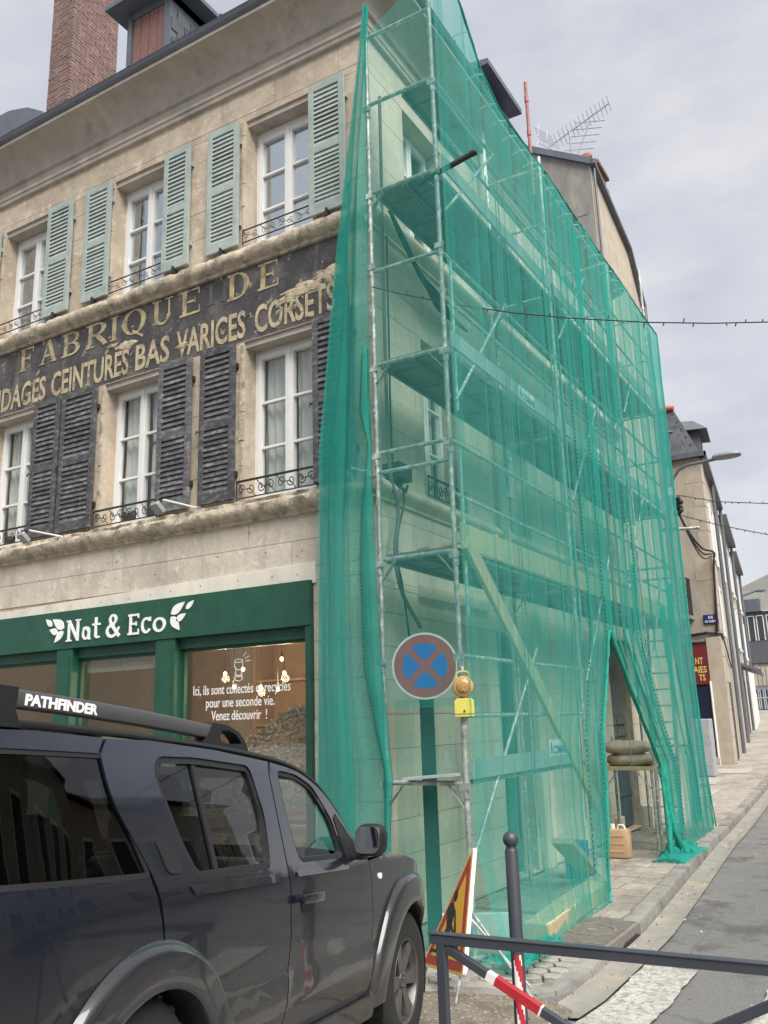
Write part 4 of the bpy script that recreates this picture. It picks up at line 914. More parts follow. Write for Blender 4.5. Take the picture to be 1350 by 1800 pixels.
mb = MB(); mb.box((12.52, 3.62, -1.9), (12.74, 3.95, -1.52)); part(mb, 'body', M_jc, jc, bevel=.05, smooth=50)
mb = MB()
for k in range(3): z = -1.82+.1*k; mb.box((12.514, 3.67, z), (12.53, 3.90, z+.03))
part(mb, 'moulded_rib', M_jc, jc, bevel=.006, kind='stuff')
mb = MB(); mb.tube([(12.63, 3.85, -1.55), (12.63, 3.85, -1.46)], .035, 12); mb.tube([(12.63, 3.78, -1.53), (12.63, 3.77, -1.47), (12.63, 3.7, -1.47), (12.63, 3.67, -1.53)], .013, 8); part(mb, 'neck_and_handle', M_white, jc, smooth=60)

# ------------------------------------------------------------------ green netting
rn = random.Random(5)
class Folds:
    def __init__(s, k, seed, amp=.05):
        r = random.Random(seed); s.R = [(r.random(), r.uniform(.003, .012), r.choice((-1, 1))*r.uniform(.3, 1)*amp, r.uniform(-.03, .03), r.random()*9) for _ in range(k)]; s.sd = seed; s.amp = amp
    def __call__(s, u, z):
        y = s.amp*(.7*ns(u*5, z*.22, s.sd)+.07*ns(u*17, z*.3, s.sd+4)+.006*ns(u*60, z*.5, s.sd+8))
        for c, w_, a, dr_, ph in s.R:
            d = (u-c-dr_*math.sin(z*.35+ph))/w_
            if abs(d) < 4: y += a*math.exp(-d*d)*(.4+.6*abs(math.sin(z*.5+ph)))
        return y
def lerp(tab, z):
    if z >= tab[0][0]: return tab[0][1]
    for (a, b), (c, d) in zip(tab, tab[1:]):
        if z >= c: return b+(d-b)*(z-a)/(c-a)
    return tab[-1][1]
def ztop(x): return 7.07+(1.35*((8.35-x)/1.4)**1.6 if x < 8.35 else 0)+.05*abs(math.sin((x-7.08)*PI/3.1))*-1+.03*ns(x*3)
EA = [(7, 11.05), (1.03, 11.05), (.6, 10.85), (-.22, 10.38), (-.8, 10.36), (-1.2, 10.2), (-1.6, 9.9), (-1.92, 9.66)]
EC = [(7, 11.06), (1.03, 11.06), (.2, 11.91), (-.66, 12.79), (-1.2, 12.72), (-1.9, 12.45)]
XL = [(7, 6.93), (0, 6.95), (-1.95, 6.88)]
fa, fc = Folds(5, 3, .04), Folds(12, 9, .038)
def shA(u, v, off=0):
    x0 = lerp(XL, 0); zt = ztop(x0+(11.05-x0)*u); z = zt+(-1.93-zt)*v
    x0, x1 = lerp(XL, z), lerp(EA, z); x = x0+(x1-x0)*u
    y = 3.20+fa(u, z)*(.35+.65*min(1, max(0, (x-7.3)/1.2)))
    if x < 7.55: y += .07*((7.55-x)/.62)**2
    if z < -.9: y -= .26*((-.9-z)/1.0)**1.3*(1-.4*u)
    return (x, y-off, z)
def shC(u, v, off=0):
    zt = ztop(11.05+4.95*u); zb = -1.9+.06*ns(u*9, 2); z = zt+(zb-zt)*v
    x0 = lerp(EC, z); x1 = 15.98+.05*ns(z*2, 7)+(.2*max(0, (-.5-z)/1.4)); x = x0+(x1-x0)*u
    y = 3.2+fc(u, z)-.25*max(0, (-.2-z)/1.7)*(1-u)*.5
    return (x, y-off, z)
net = thing('debris_netting', 'translucent green debris netting hung over the scaffold with a tied back opening', 'netting', (11.5, 3.2, -1.9))
mb = MB(); mb.grid(shA, 230, 70); part(mb, 'front_sheet', M_net, net, smooth=80)
mb = MB(); mb.grid(shC, 260, 70); part(mb, 'far_sheet', M_net, net, smooth=80)
def ribbon(sh, u0, u1, v0, v1, w_, name='seam_strip', m=None):
    mb = MB(); mb.grid(lambda s, t: sh((u0+(u1-u0)*t)+w_*(s-.5)*(1+.4*math.sin(t*9+u0*50)), v0+(v1-v0)*t, .012+.006*math.sin(s*PI)), 4, 60); part(mb, name, m or M_net2, net, smooth=80)
for u, u2, w_ in ((.70, .74, .012), (.80, .84, .016), (.87, .9, .010), (.945, .95, .02), (.985, .985, .02), (.56, .6, .006), (.34, .36, .006), (.62, .68, .008)): ribbon(shA, u, u2, 0.02, .985, w_)
for u, u2, w_ in ((.015, .015, .03), (.06, .05, .014), (.12, .1, .01), (.2, .17, .012), (.27, .26, .02), (.36, .3, .01), (.45, .47, .016), (.58, .56, .012), (.70, .72, .03), (.86, .85, .03), (.98, .98, .035)): ribbon(shC, u, u2, .02, .99, w_)
for u, v0 in ((.3, .55), (.62, .6), (.12, .66), (.75, .55)): ribbon(shC, u, u-.06, v0, .97, .05)
# hems at the opening and along the top
def hem(pts, r, name='gathered_hem'):
    mb = MB(); P = []
    for (a, b) in zip(pts, pts[1:]):
        for k in range(6): t = k/6; P.append([a[i]+(b[i]-a[i])*t+.010*ns(a[0]*3+t*5, i*3.1) for i in range(3)])
    P.append(pts[-1]); mb.tube(P, [r*(1+.45*ns(i*.7, r*50)) for i in range(len(P))], 7); part(mb, name, M_netd, net, smooth=70)
hem([(11.05, 3.2, 1.05), (10.85, 3.2, .6), (10.40, 3.19, -.20), (10.37, 3.19, -.8), (10.2, 3.16, -1.2), (9.9, 3.11, -1.6), (9.66, 3.04, -1.9)], .02)
hem([(11.06, 3.2, 1.05), (11.91, 3.18, .2), (12.79, 3.15, -.66), (12.74, 3.12, -1.1), (12.66, 3.08, -1.5), (12.5, 3.05, -1.85)], .032)
hem([(12.79, 3.14, -.66), (12.80, 3.10, -1.1), (12.75, 3.02, -1.6), (12.9, 2.98, -1.84), (13.5, 2.98, -1.86)], .045)
hem([(6.93+k*.5, 3.2, ztop(6.93+k*.5)) for k in range(19)], .014)
hem([(15.98, 3.2, 7.05), (15.98, 3.2, 4), (15.98, 3.2, 1), (16.05, 3.2, -.8), (16.18, 3.16, -1.86)], .014)
mb = MB()
mb.grid(lambda u, v: (12.35+1.5*u+.1*ns(u*6, v*5, 1), 2.86+.42*v+.08*ns(u*7, v*4, 2), -1.9+.17*math.sin(PI*v)**.7*math.sin(PI*min(1, u*.9+.08))**.6*(.7+.8*abs(ns(u*8, v*6, 7)))+.02*ns(u*30, v*14, 8)), 70, 24)
part(mb, 'net_heap', M_net2, net, smooth=80)
mb = MB(); mb.grid(lambda u, v: (12.4+1.35*u+.1*ns(u*6, v*5, 1), 2.9+.34*v+.08*ns(u*7, v*4, 2), -1.9+.12*math.sin(PI*v)**.7*math.sin(PI*u)**.6*(.7+.8*abs(ns(u*9, v*7, 17)))+.02*ns(u*30, v*14, 18)), 60, 20)
part(mb, 'net_heap', M_net2, net, smooth=80)
# the loose lower hem lying on the ground at the corner
def pud(u, v):
    x = 6.85+.85*u; y = 3.2-.36*v-.2*u*(1-v); return (x+.04*ns(u*9, v*7), y+.05*ns(u*8, v*9, 3), -1.88+.09*abs(ns(u*7, v*6, 5))+.04*ns(u*20, v*20, 9)+.02)
mb = MB(); mb.grid(pud, 50, 30); part(mb, 'trailing_hem', M_net2, net, smooth=80)
# end of the scaffold
fe = Folds(3, 21, .008)
mb = MB(); mb.grid(lambda u, v: (6.995+fe(u, v*8), 3.2+.93*u, .12+(7.95-.55*u-.12)*(1-v)), 50, 40); part(mb, 'end_sheet', M_net, net, smooth=80)
mb = MB(); mb.grid(lambda u, v: (7.17+fe(u, v*3)-.30*v**5, 3.24-.3*v**5*(1-u)+.9*u, .2-2.12*v), 40, 20); part(mb, 'low_end_sheet', M_net, net, smooth=80)
# overlap hanging over the corner of the left front
WE = [(7.8, 4.15), (6.49, 4.34), (4.97, 4.57), (2.67, 4.84), (-.34, 4.90), (-1.95, 4.97)]
WI = [(7.8, 4.13), (6, 4.2), (3.5, 4.22), (2.62, 4.23), (2.0, 4.3), (.4, 4.26), (-.5, 4.12), (-1.95, 4.15)]
def wfold(u, z, k): return .035*math.sin(u*9+z*.25+k)*min(1, u*3)+.03*ns(u*4, z*.45, k)+.012*ns(u*11, z*.8, k+3)
def wrap(k, off, a=0, b=1): return lambda u, v: (7.03-off+wfold(a+(b-a)*u, 7.8-9.7*v, k), lerp(WI, 7.8-9.7*v)+(lerp(WE, 7.8-9.7*v)-lerp(WI, 7.8-9.7*v))*(a+(b-a)*u+.05*ns(v*6, k)*(1-abs(2*u-1))), 7.8-9.7*v)
mb = MB(); mb.grid(wrap(1, 0), 60, 90); part(mb, 'corner_overlap', M_netw, net, smooth=80)
mb = MB(); mb.grid(wrap(5, .05, .45, .99), 40, 90); part(mb, 'corner_overlap', M_net2, net, smooth=80)
STL = [(3.7, 4.28), (3.0, 4.33), (2.66, 4.24), (2.4, 4.27), (2.0, 4.335), (1.44, 4.365), (.47, 4.345), (0, 4.25), (-.49, 4.145), (-1.02, 4.175), (-1.9, 4.2)]
STR = [(3.7, 4.23), (3.0, 4.225), (2.66, 4.215), (2.4, 4.215), (2.0, 4.21), (1.44, 4.2), (.47, 4.165), (0, 4.12), (-.49, 4.085), (-1.02, 4.13), (-1.9, 4.15)]
mb = MB(); mb.grid(lambda u, v: (6.985+.03*math.sin(u*PI)*-1+.01*math.sin(v*70)*u, lerp(STL, 3.7-5.6*v)+(lerp(STR, 3.7-5.6*v)-lerp(STL, 3.7-5.6*v))*u, 3.7-5.6*v), 6, 120); part(mb, 'laced_edge', M_net2, net, smooth=80)
mb = MB(); mb.grid(lambda u, v: (7.01+.02*math.sin(u*PI), lerp(STL, 3.7-5.6*v)+(lerp(STR, 3.7-5.6*v)-lerp(STL, 3.7-5.6*v))*u, 3.7-5.6*v), 6, 120); part(mb, 'laced_edge', M_net2, net, smooth=80)
mb = MB()
for k in range(150):
    z = 3.6-k*.036; y = lerp(STL, z)-.008; mb.box((6.965, y-.006, z), (6.972, y+.006, z+.017))
part(mb, 'lacing', mat('dark_green_cord', (.004,.09,.07), .8), net, kind='stuff')
mb = MB()
for sh_, u, v0 in ((shC, .70, .70), (shC, .86, .66), (shC, .30, .5), (shA, .80, .35), (shA, .945, .2)):
    k = 0
    while v0+k*.006 < .96:
        p = Vector(sh_(u, v0+k*.006, .03)); q_ = Vector(sh_(u, v0+k*.006+.003, .03)); mb.tube([p, q_], .006, 4); k += 1
part(mb, 'seam_lacing', mat('dark_green_cord', (.004,.09,.07), .8), net, kind='stuff')
mb = MB()
for k in range(26):
    x = 7.3+k*.34; p = Vector((x, 3.2, ztop(x))); mb.tube([p+Vector((0, 0, -.03)), p+Vector((.02, .1, .02)), p+Vector((.0, .2, -.02))], .008, 4)
part(mb, 'net_tie', M_white, net, kind='stuff')
# ropes inside the netting
RL = ('thin dark rope nearest the front pole inside the netting', 'thin rope paired with the one nearest the front pole', 'thin rope just before the second scaffold pole', 'thin rope above the opening in the netting')
for ri, (x, y) in enumerate(((8.25, 3.25), (8.33, 3.25), (9.9, 3.3), (11.9, 3.3))):
    mb = MB(); mb.tube([(x+.04*ns(k*.7, x), y, 7.0-k*.45) for k in range(19)], .006, 4); solo(mb, 'hanging_rope', M_gcable, RL[ri], 'rope', (x, y, -1.1), 'ropes inside the netting')

# ------------------------------------------------------------------ cables on the corner
def cable(pts, r, label, cat='cable', m=None, name='cable', sub=6, group=None):
    P = [Vector(p) for p in pts]; out = []
    for i in range(len(P)-1):
        p0 = P[max(i-1, 0)]; p1 = P[i]; p2 = P[i+1]; p3 = P[min(i+2, len(P)-1)]
        for k in range(sub):
            t = k/sub; out.append(.5*((2*p1)+(p2-p0)*t+(2*p0-5*p1+4*p2-p3)*t*t+(3*p1-p0-3*p2+p3)*t**3))
    out.append(P[-1]); mb = MB(); mb.tube(out, r, 6); return solo(mb, name, m or M_cable, label, cat, P[-1], group, smooth=60)
yc = YF-.12
cable([(7.5, yc, 7.0), (7.48, yc, 5.9), (7.46, yc, 5.2), (7.45, yc, 4.2), (7.46, yc, 2.6), (7.62, yc, 2.15), (7.52, yc, 1.7), (7.62, yc, 1.3), (8.0, yc, .95)], .022, 'thick grey cable clipped down the corner and bending over the door side', m=M_gcable)
cable([(7.56, yc, 5.25), (7.54, yc, 4.2), (7.53, yc, 2.6), (7.75, yc, 2.3), (7.6, yc, 1.9), (7.56, yc, 1.6), (7.66, yc, 1.3), (7.86, yc, .3)], .012, 'thin dark cable beside the thick one on the corner')
CB_L = ('uppermost', 'second', 'middle', 'fourth', 'lowest')
for k in range(5):
    cable([(7.55+k*.05, yc-.05, 5.55-k*.05), (7.8+k*.06, yc-.12, 5.22-.06*k), (8.1+.04*k, yc-.12, 5.0-.03*k), (8.6, yc-.1, 4.95-.05*k), (9.2+.1*k, yc, 4.9)], .024-.002*k, CB_L[k]+' of the tangled black cables bundled under the moulding near the corner', group='cables bundled at the corner')
mb = MB(); mb.box((7.52, YF-.2, 2.45), (7.8, YF, 2.62)); mb.tube([(7.66, YF-.15, 2.45), (7.62, YF-.16, 2.36), (7.7, YF-.17, 2.33), (7.78, YF-.15, 2.42)], .016, 8); solo(mb, 'cable_box', M_iron, 'small dark cable box on the corner above the moulding', 'box', (7.65, YF-.1, 2.45), bevel=.008)
def lights(pts, label, drops=.22, r=.007):
    P = [Vector(p) for p in pts]; mb = MB(); o = thing('light_string', label, 'light string', P[0], 'festive light strings')
    mb.tube(P, r, 5); part(mb, 'wire', M_cable, o, smooth=60); mb = MB(); acc = 0; k = 0
    for a, b in zip(P, P[1:]):
        L = (b-a).length; t = (drops-acc)/L
        while t < 1:
            c = a+(b-a)*t; s = -1 if rn.random() < .7 else 1; mb.tube([c, c+Vector((rn.uniform(-.015, .015), rn.uniform(-.015, .015), s*rn.uniform(.03, .055)))], r*.9, 4); t += drops*rn.uniform(.6, 1.5)/L
        acc = 0
    part(mb, 'bulbs', M_cable, o, kind='stuff')
lights([(7.0, 4.15, 4.34), (7.2, 3.85, 4.245), (7.46, 3.45, 4.14), (7.78, 2.96, 4.045), (8.1, 2.47, 3.98), (8.55, 1.78, 3.925), (8.91, 1.23, 3.91), (9.25, .73, 3.925), (10.2, -.7, 4.05), (12, -3.5, 4.5), (13, -5.4, 4.8)], 'dark light string crossing in front of the netting from the corner', .16)
lights([(22.0, 4.36, 5.34), (22.3, 3.47, 5.09), (22.65, 2.36, 4.94), (23.5, -.3, 4.9), (25, -5.4, 5.4)], 'far upper light string across the street from the lamp bracket', .2, .012)
lights([(22.0, 4.36, 4.83), (22.28, 3.53, 4.51), (22.62, 2.45, 4.17), (23.5, -.3, 3.9), (25, -5.4, 4.4)], 'far lower light string across the street below the lamp bracket', .2, .012)

# ------------------------------------------------------------------ signs and street furniture
ns_ = thing('no_stopping_sign', 'round blue and red no stopping sign on a dark green post behind the netting', 'traffic sign', (7.25, 3.85, -1.9))
sgc = Vector((7.2, 3.82, .50)); nrm = Vector((-.9, -.43, 0)).normalized(); ux = Vector((-nrm.y, nrm.x, 0))*-1
ux = nrm.cross(Vector((0, 0, 1))).normalized()*-1
if ux.dot(Vector((.51, -.86, 0))) < 0: ux = -ux
def sg(a, b, d): return sgc+ux*a+Vector((0, 0, 1))*b+nrm*d
def disc(r, n=48): return [(r*math.cos(2*PI*i/n), r*math.sin(2*PI*i/n)) for i in range(n)]
mb = MB(); mb.prism(disc(.305), sg, -.012, .004); part(mb, 'plate', mat('sign_rim_white', (.70,.72,.70), .5), ns_, smooth=40)
M_brn = mat('faded_sign_red', (.36,.05,.055), .5, var=.08)
mb = MB(); mb.prism(disc(.285), sg, .0045, .007); part(mb, 'red_disc', M_brn, ns_)
for k in range(4):
    c = PI/2*k; w2 = .030; r = .205; pts = []
    a0 = math.asin(w2/r)
    base = PI/4+c
    pts = [(w2*math.sqrt(2)*math.cos(c+PI/2), w2*math.sqrt(2)*math.sin(c+PI/2))]
    for i in range(15):
        a = base+a0+(PI/2-2*a0)*i/14; pts.append((r*math.cos(a), r*math.sin(a)))
    mb = MB(); mb.prism(pts, sg, .0075, .009); part(mb, 'blue_quarter', M_blue, ns_)
mb = MB(); mb.obox((7.28, 3.86, -.83), ux*.065, nrm*.03, (0, 0, 1.08)); part(mb, 'post', mat('dark_green_post', (.012,.05,.042), .6, var=.25, scale=9), ns_, bevel=.006)
ml = thing('warning_lamp', 'yellow road works lamp with round amber lens hung on the front scaffold pole', 'lamp', (6.97, 3.32, .03))
lc = Vector((6.97, 3.33, .285)); ln = Vector((-.9, -.43, 0)).normalized()
M_lamp = mat('yellow_lamp_plastic', (.56,.50,.10), .5, var=.1); M_amb = mat('amber_lens', (.36,.21,.08), .25, var=.2, scale=40)
def lm_(a, b, d): return lc+ux*a+Vector((0, 0, 1))*b+ln*d
mb = MB(); mb.lathe([(.065, -.05), (.09, -.04), (.093, .0), (.085, .02), (.07, .025)], lc, ln, 28); part(mb, 'lens_ring', mat('amber_ring', (.44,.27,.08), .4), ml, smooth=40)
mb = MB(); mb.lathe([(.07, .022), (.06, .034), (.035, .042), (.001, .045)], lc, ln, 28); mb.lathe([(.012,.045),(.012,.05),(.001,.052)], lc-Vector((0,0,.03)), ln, 10); part(mb, 'lens', M_amb, ml, smooth=40)
mb = MB(); mb.prism([(-.085, -.255), (.085, -.255), (.085, -.12), (.06, -.10), (-.06, -.10), (-.085, -.12)], lm_, -.06, .03); part(mb, 'battery_case', M_lamp, ml, bevel=.006)
mb = MB(); mb.prism([(-.087, -.232), (.087, -.232), (.087, -.228), (-.087, -.228)], lm_, .028, .033); mb.lathe([(.009, .03), (.009, .038), (.001, .039)], lc+Vector((0, 0, -.205)), ln, 8); part(mb, 'case_screw', M_iron, ml)
mb = MB(); mb.tube([lm_(-.055, .065, 0), lm_(-.055, .11, 0), lm_(-.03, .128, 0), lm_(.03, .128, 0), lm_(.055, .11, 0), lm_(.055, .065, 0)], .007, 6); part(mb, 'handle', M_lamp, ml)
mb = MB(); mb.tube([lm_(0, .125, 0), lm_(0, .17, -.02)], .01, 6); mb.box(lm_(-.02, -.36, -.05), lm_(.02, -.24, -.02)); part(mb, 'hook', M_steel, ml)
# triangular road works sign
B2 = Vector((6.0, 2.98, -1.74)); B1 = Vector((6.53, 3.60, -1.85)); Ap = Vector((6.41, 3.04, -.925))
eu = (B2-B1); Lb = eu.length; eu.normalize(); ev = Ap-B1; ev = ev-eu*ev.dot(eu); Hb = ev.length; ev.normalize(); en = eu.cross(ev)
if en.dot(-B1) < 0: en = -en
apx = (Ap-B1).dot(eu)
def tri(a, b, d): return B1+eu*a+ev*b+en*d
def tripoly(ins, r=.05):
    V_ = [Vector((0, 0)), Vector((Lb, 0)), Vector((apx, Hb))]; c = sum(V_, Vector((0, 0)))/3; out = []
    L3 = [(V_[(i+1) % 3]-V_[i]).normalized() for i in range(3)]
    def inset(i):
        d1 = L3[i-1]; d2 = L3[i]; n1 = Vector((-d1.y, d1.x)); n2 = Vector((-d2.y, d2.x)); P = V_[i]
        k = 1/(1+n1.dot(n2)); return P+(n1+n2)*ins*k
    I = [inset(i) for i in range(3)]
    for i in range(3):
        p = I[i]; a = (I[i-1]-p).normalized(); b = (I[(i+1) % 3]-p).normalized()
        for t in (0, .25, .5, .75, 1): q1 = p+a*r*(1-t); q2 = p+b*r*t; out.append((q1+(q2-q1)*t) if 0 < t < 1 else (q1 if t == 0 else q2))
    return [(p.x, p.y) for p in out]
ts = thing('road_works_sign', 'yellow and red triangular men at work sign leaning on rods by the car nose', 'road sign', (6.3, 3.2, -1.93))
mb = MB(); mb.prism(tripoly(0, .05), tri, -.03, 0); part(mb, 'plate', mat('white_sign_edge', (.75,.75,.73), .5), ts)
for nm, ins, m, r, d in (('yellow_border', .006, M_yel, .045, .0015), ('red_border', .025, M_sred, .035, .003), ('yellow_field', .088, M_yel, .01, .0045)):
    mb = MB(); mb.prism(tripoly(ins, r), tri, .0005, d); part(mb, nm, m, ts)
def pic(poly, dd=.0052): mb.prism([(x*Lb, y*Hb) for x, y in poly], tri, .0046, dd)
mb = MB()
pic([(.56+.045*math.cos(2*PI*i/14), .585+.05*math.sin(2*PI*i/14)) for i in range(14)], .0051)
pic([(.46,.52),(.54,.535),(.60,.46),(.575,.33),(.46,.33),(.42,.43)], .0053)
pic([(.46,.34),(.575,.34),(.54,.25),(.50,.14),(.44,.14),(.47,.25)], .0055); pic([(.47,.34),(.52,.34),(.42,.22),(.34,.14),(.28,.14),(.38,.24)], .0057)
pic([(.57,.5),(.62,.46),(.70,.31),(.66,.29)], .0059); pic([(.44,.5),(.40,.46),(.56,.31),(.60,.33)], .0061)
pic([(.44,.42),(.47,.44),(.80,.2),(.78,.17)], .0063)
pic([(.18,.125),(.82,.125),(.82,.15),(.18,.15)], .0065); pic([(.62,.15),(.84,.15),(.80,.21),(.73,.26),(.67,.22)], .0067)
part(mb, 'pictogram', M_ink, ts)
mb = MB(); bk = -en
for a, b, q in ((.5*Lb, .62*Hb, (5.72, 2.2, zroad(5.72)+.02)), (.42*Lb, .56*Hb, (6.6, 2.72, -1.93))): mb.tube([tri(a, b, -.03), q], .009, 6)
mb.tube([tri(.1*Lb, .02, -.015), tri(.1*Lb, -.13, -.015)], .009, 6); mb.tube([tri(.9*Lb, .02, -.015), tri(.9*Lb, -.17, -.015)], .009, 6)
part(mb, 'support_rod', M_steel, ts, smooth=60)
wb = thing('white_barrier_board', 'pale board with two bolts lying against the netting behind the triangular sign', 'board', (7.15, 3.35, -1.9))
mb = MB(); mb.obox((7.17, 3.38, -1.70), (.14, -.28, 0), (0, 0, .13), (.02, .01, 0)); part(mb, 'board', mat('dirty_white_plastic', (.5,.55,.52), .6), wb, bevel=.008)
mb = MB()
for s in (-.85, .85): mb.lathe([(.018, 0), (.018, .01), (.001, .012)], Vector((7.145, 3.37, -1.62))+Vector((.14, -.28, 0))*s, (-.9, -.43, 0), 10)
part(mb, 'bolt', M_steel, wb)
# bollard
bx, by = 5.11, 2.18; bz = zroad(bx)+.01
bo = thing('bollard', 'anthracite steel bollard with ball top and a red and white reflective patch', 'bollard', (bx, by, bz))
mb = MB(); mb.lathe([(.055, 0), (.055, .015), (.039, .03), (.039, 1.13), (.034, 1.14), (.03, 1.15), (.03, 1.16)], (bx, by, bz), n=28); part(mb, 'shaft', M_grey, bo, smooth=40)
mb = MB(); mb.sphere((bx, by, bz+1.195), .047, 24); part(mb, 'ball', M_grey, bo, smooth=80)
va = math.atan2(-by, -bx); mb = MB(); n = 16
for j in range(14):
    for i in range(n):
        z0, z1 = bz+.18+j*.028, bz+.18+(j+1)*.028; a0, a1 = va-.62+1.24*i/n, va-.62+1.24*(i+1)/n
        if j in (0, 13) and i in (0, 15): continue
        mb.m = 1 if int((j*.028*100+i*1.1+ 4)//13) % 2 else 0
        mb.add([(bx+.0402*math.cos(a), by+.0402*math.sin(a), z) for a, z in ((a0, z0), (a1, z0), (a1, z1), (a0, z1))], [(0,1,2,3)])
part(mb, 'reflective_patch', [M_refw, M_red], bo)
# cross braced barrier
ba = thing('street_barrier', 'anthracite cross braced street barrier with red and white tape in the foreground', 'barrier', (3.78, 1.2, zroad(3.78)))
q0, q1 = Vector((3.75, 1.96, -.945)), Vector((3.83, .40, -.945)); gz = zroad(3.78)
for q in (q0, q1): mb = MB(); mb.box((q.x-.02, q.y-.02, gz-.02), (q.x+.02, q.y+.02, -.947)); part(mb, 'post', M_grey, ba, bevel=.003)
dq = (q1-q0).normalized(); mb = MB(); mb.bar(q0-dq*.05, q1+dq*.05, .042, .036); mb.bar(q0-dq*.06+Vector((0,0,.024)), q1+dq*.06+Vector((0,0,.021)), .05, .007); part(mb, 'top_rail', M_grey, ba, bevel=.003)
lo = Vector((0, 0, -.78)); d1a, d1b = q0+dq*.02-Vector((0,0,.03)), q1-dq*.02+lo; d2a, d2b = q0+dq*.02+lo, q1-dq*.02-Vector((0,0,.03))
mb = MB(); mb.bar(d1a, d1b, .034, .034, (1, 0, 0)); part(mb, 'brace', M_grey, ba, bevel=.003)
mb = MB(); off = Vector((.036, 0, 0)); mb.bar(d2a+off, d2b+off, .034, .034, (1, 0, 0)); part(mb, 'brace', M_grey, ba, bevel=.003)
for t0, t1, m in ((.125, .15, M_refw), (.1505, .275, M_red), (.275, .28, M_refw), (.415, .56, M_refw), (.70, .82, M_red)):
    mb = MB(); mb.bar(d1a+(d1b-d1a)*t0, d1a+(d1b-d1a)*t1, .0362, .0362, (1, 0, 0)); part(mb, 'tape', m, ba)
cable([(3.80, 2.06, gz+.02), (3.8, 2.03, gz+.1), (3.82, 2.01, gz+.22), (3.84, 1.99, gz+.27), (3.9, 1.97, gz+.02)], .006, 'thin white wire looping up beside the barrier post', 'wire', M_white, 'white_wire')
# ------------------------------------------------------------------ neighbour, street houses, far end
def pbox(name, a, b, m, parent, bevel=0): mb = MB(); mb.box(a, b); return part(mb, name, m, parent, bevel=bevel)
nb = thing('neighbour_house', 'tall cream house with stained grey gable beyond the netting', 'house', (18.8, YF, -1.8))
mb = MB(); ytop = lambda y: 11.87+(y-YF)*.62
mb.add([(16.93, YF, -1.85), (20.45, YF, -1.85), (20.45, YF, 9.95), (19.55, YF, 11.1), (16.93, YF, 11.86), (16.93, 9, -1.85), (20.45, 9, -1.85), (20.45, 9, 12.4), (19.55, 9, 13.5), (16.93, 9, 14.7)],
       [(0,1,2,3,4),(1,6,7,2),(2,7,8,3),(3,8,9,4),(5,9,8,7,6)]); part(mb, 'wall', M_cream, nb)
mb = MB(); mb.prism([(YF, -1.85), (9, -1.85), (9, 14.7), (YF, 11.86)], lambda a, b, d: (d, a, b), 16.915, 16.93); part(mb, 'gable_wall', M_gable, nb)
for y, z, w_, h in ((4.55, 10.6, .5, .5), (4.7, 9.7, .7, .45), (4.5, 9.1, .6, .4), (5.2, 10.9, .3, .5)):
    mb = MB(); mb.box((16.905, y, z), (16.916, y+w_, z+h)); part(mb, 'patched_block', M_bare if h < .5 else M_gable, nb)
mb = MB(); mb.bar((16.88, YF-.05, 11.80), (16.88, 9, 14.65), .10, .14, (0, 0, 1)); mb.bar((16.88, YF-.06, 11.80), (19.6, YF-.06, 11.0), .12, .09); mb.bar((19.6, YF-.06, 11.0), (20.5, YF-.06, 9.85), .12, .09); part(mb, 'roof_edge', M_zinc, nb)
mb = MB(); mb.tube([(20.5, YF-.08, 9.9), (20.5, YF-.08, -1.7)], .05, 8); mb.tube([(17.0, YF-.06, 11.7), (17.0, YF-.06, 7)], .03, 8); part(mb, 'downpipe', M_zinc, nb, smooth=60)
rh = thing('rear_house', 'house behind the cream one with only its dark chimney showing', 'house', (23, 7.5, -1.8))
mb = MB(); mb.box((21.35, 5.6, -1.8), (25, 9.8, 12.2)); part(mb, 'wall', M_gable, rh)
mb = MB(); mb.box((23.85, 6.0, 12.0), (24.8, 6.7, 16.75)); mb.box((23.75, 5.9, 16.5), (24.9, 6.8, 16.62)); mb.box((23.78, 5.93, 16.0), (24.87, 6.77, 16.1)); chn = part(mb, 'chimney', M_brick, rh, bevel=.01)
mb = MB(); mb.lathe([(.13, 0), (.12, .35), (.15, .38), (.15, .46), (.11, .46)], (23.6, 6.2, 16.3), n=14); mb.box((23.4, 6.0, 12.0), (23.84, 6.6, 16.3)); part(mb, 'chimney_pot', M_terra, chn, smooth=40)
an = thing('tv_antenna', 'two rake shaped television aerials on a short mast above the grey gable', 'antenna', (17.45, 4.93, 12.2))
M_al = mat('aerial_aluminium', (.40,.41,.43), .45, metal=.6)
mb = MB(); mb.tube([(17.47, 4.92, 12.15), (17.47, 4.95, 13.2)], .02, 6); part(mb, 'mast', M_al, an)
a, b = Vector((17.33, 5.40, 12.87)), Vector((17.76, 4.05, 13.74)); mb = MB(); mb.tube([a, b], .018, 6)
for k in range(14):
    c = a+(b-a)*(.12+.88*k/13); mb.tube([c+Vector((.10, -.02, -.15)), c+Vector((-.10, .02, .15))], .009, 4)
part(mb, 'boom', M_al, an)
mb = MB()
for k in range(9): mb.tube([a+Vector((-.3, .12+.03*abs(k-4), -.30+.09*k)), a+Vector((.3, -.10+.03*abs(k-4), -.26+.09*k))], .007, 4)
for s in (-.28, 0, .28): mb.tube([a+Vector((s, .12-.37*s, -.32)), a+Vector((s, .02-.37*s, .46))], .007, 4)
part(mb, 'reflector', M_al, an)
a2, b2 = Vector((17.5, 4.86, 12.45)), Vector((17.62, 4.48, 13.36)); mb = MB(); mb.tube([a2, b2], .018, 6)
for k in range(6): c = a2+(b2-a2)*(.05+.93*k/5); L = .42-.0*k; mb.tube([c+Vector((-.1, L*.75, .03)), c+Vector((.1, -L*.75, -.03))], .011, 4)
part(mb, 'boom', M_al, an)
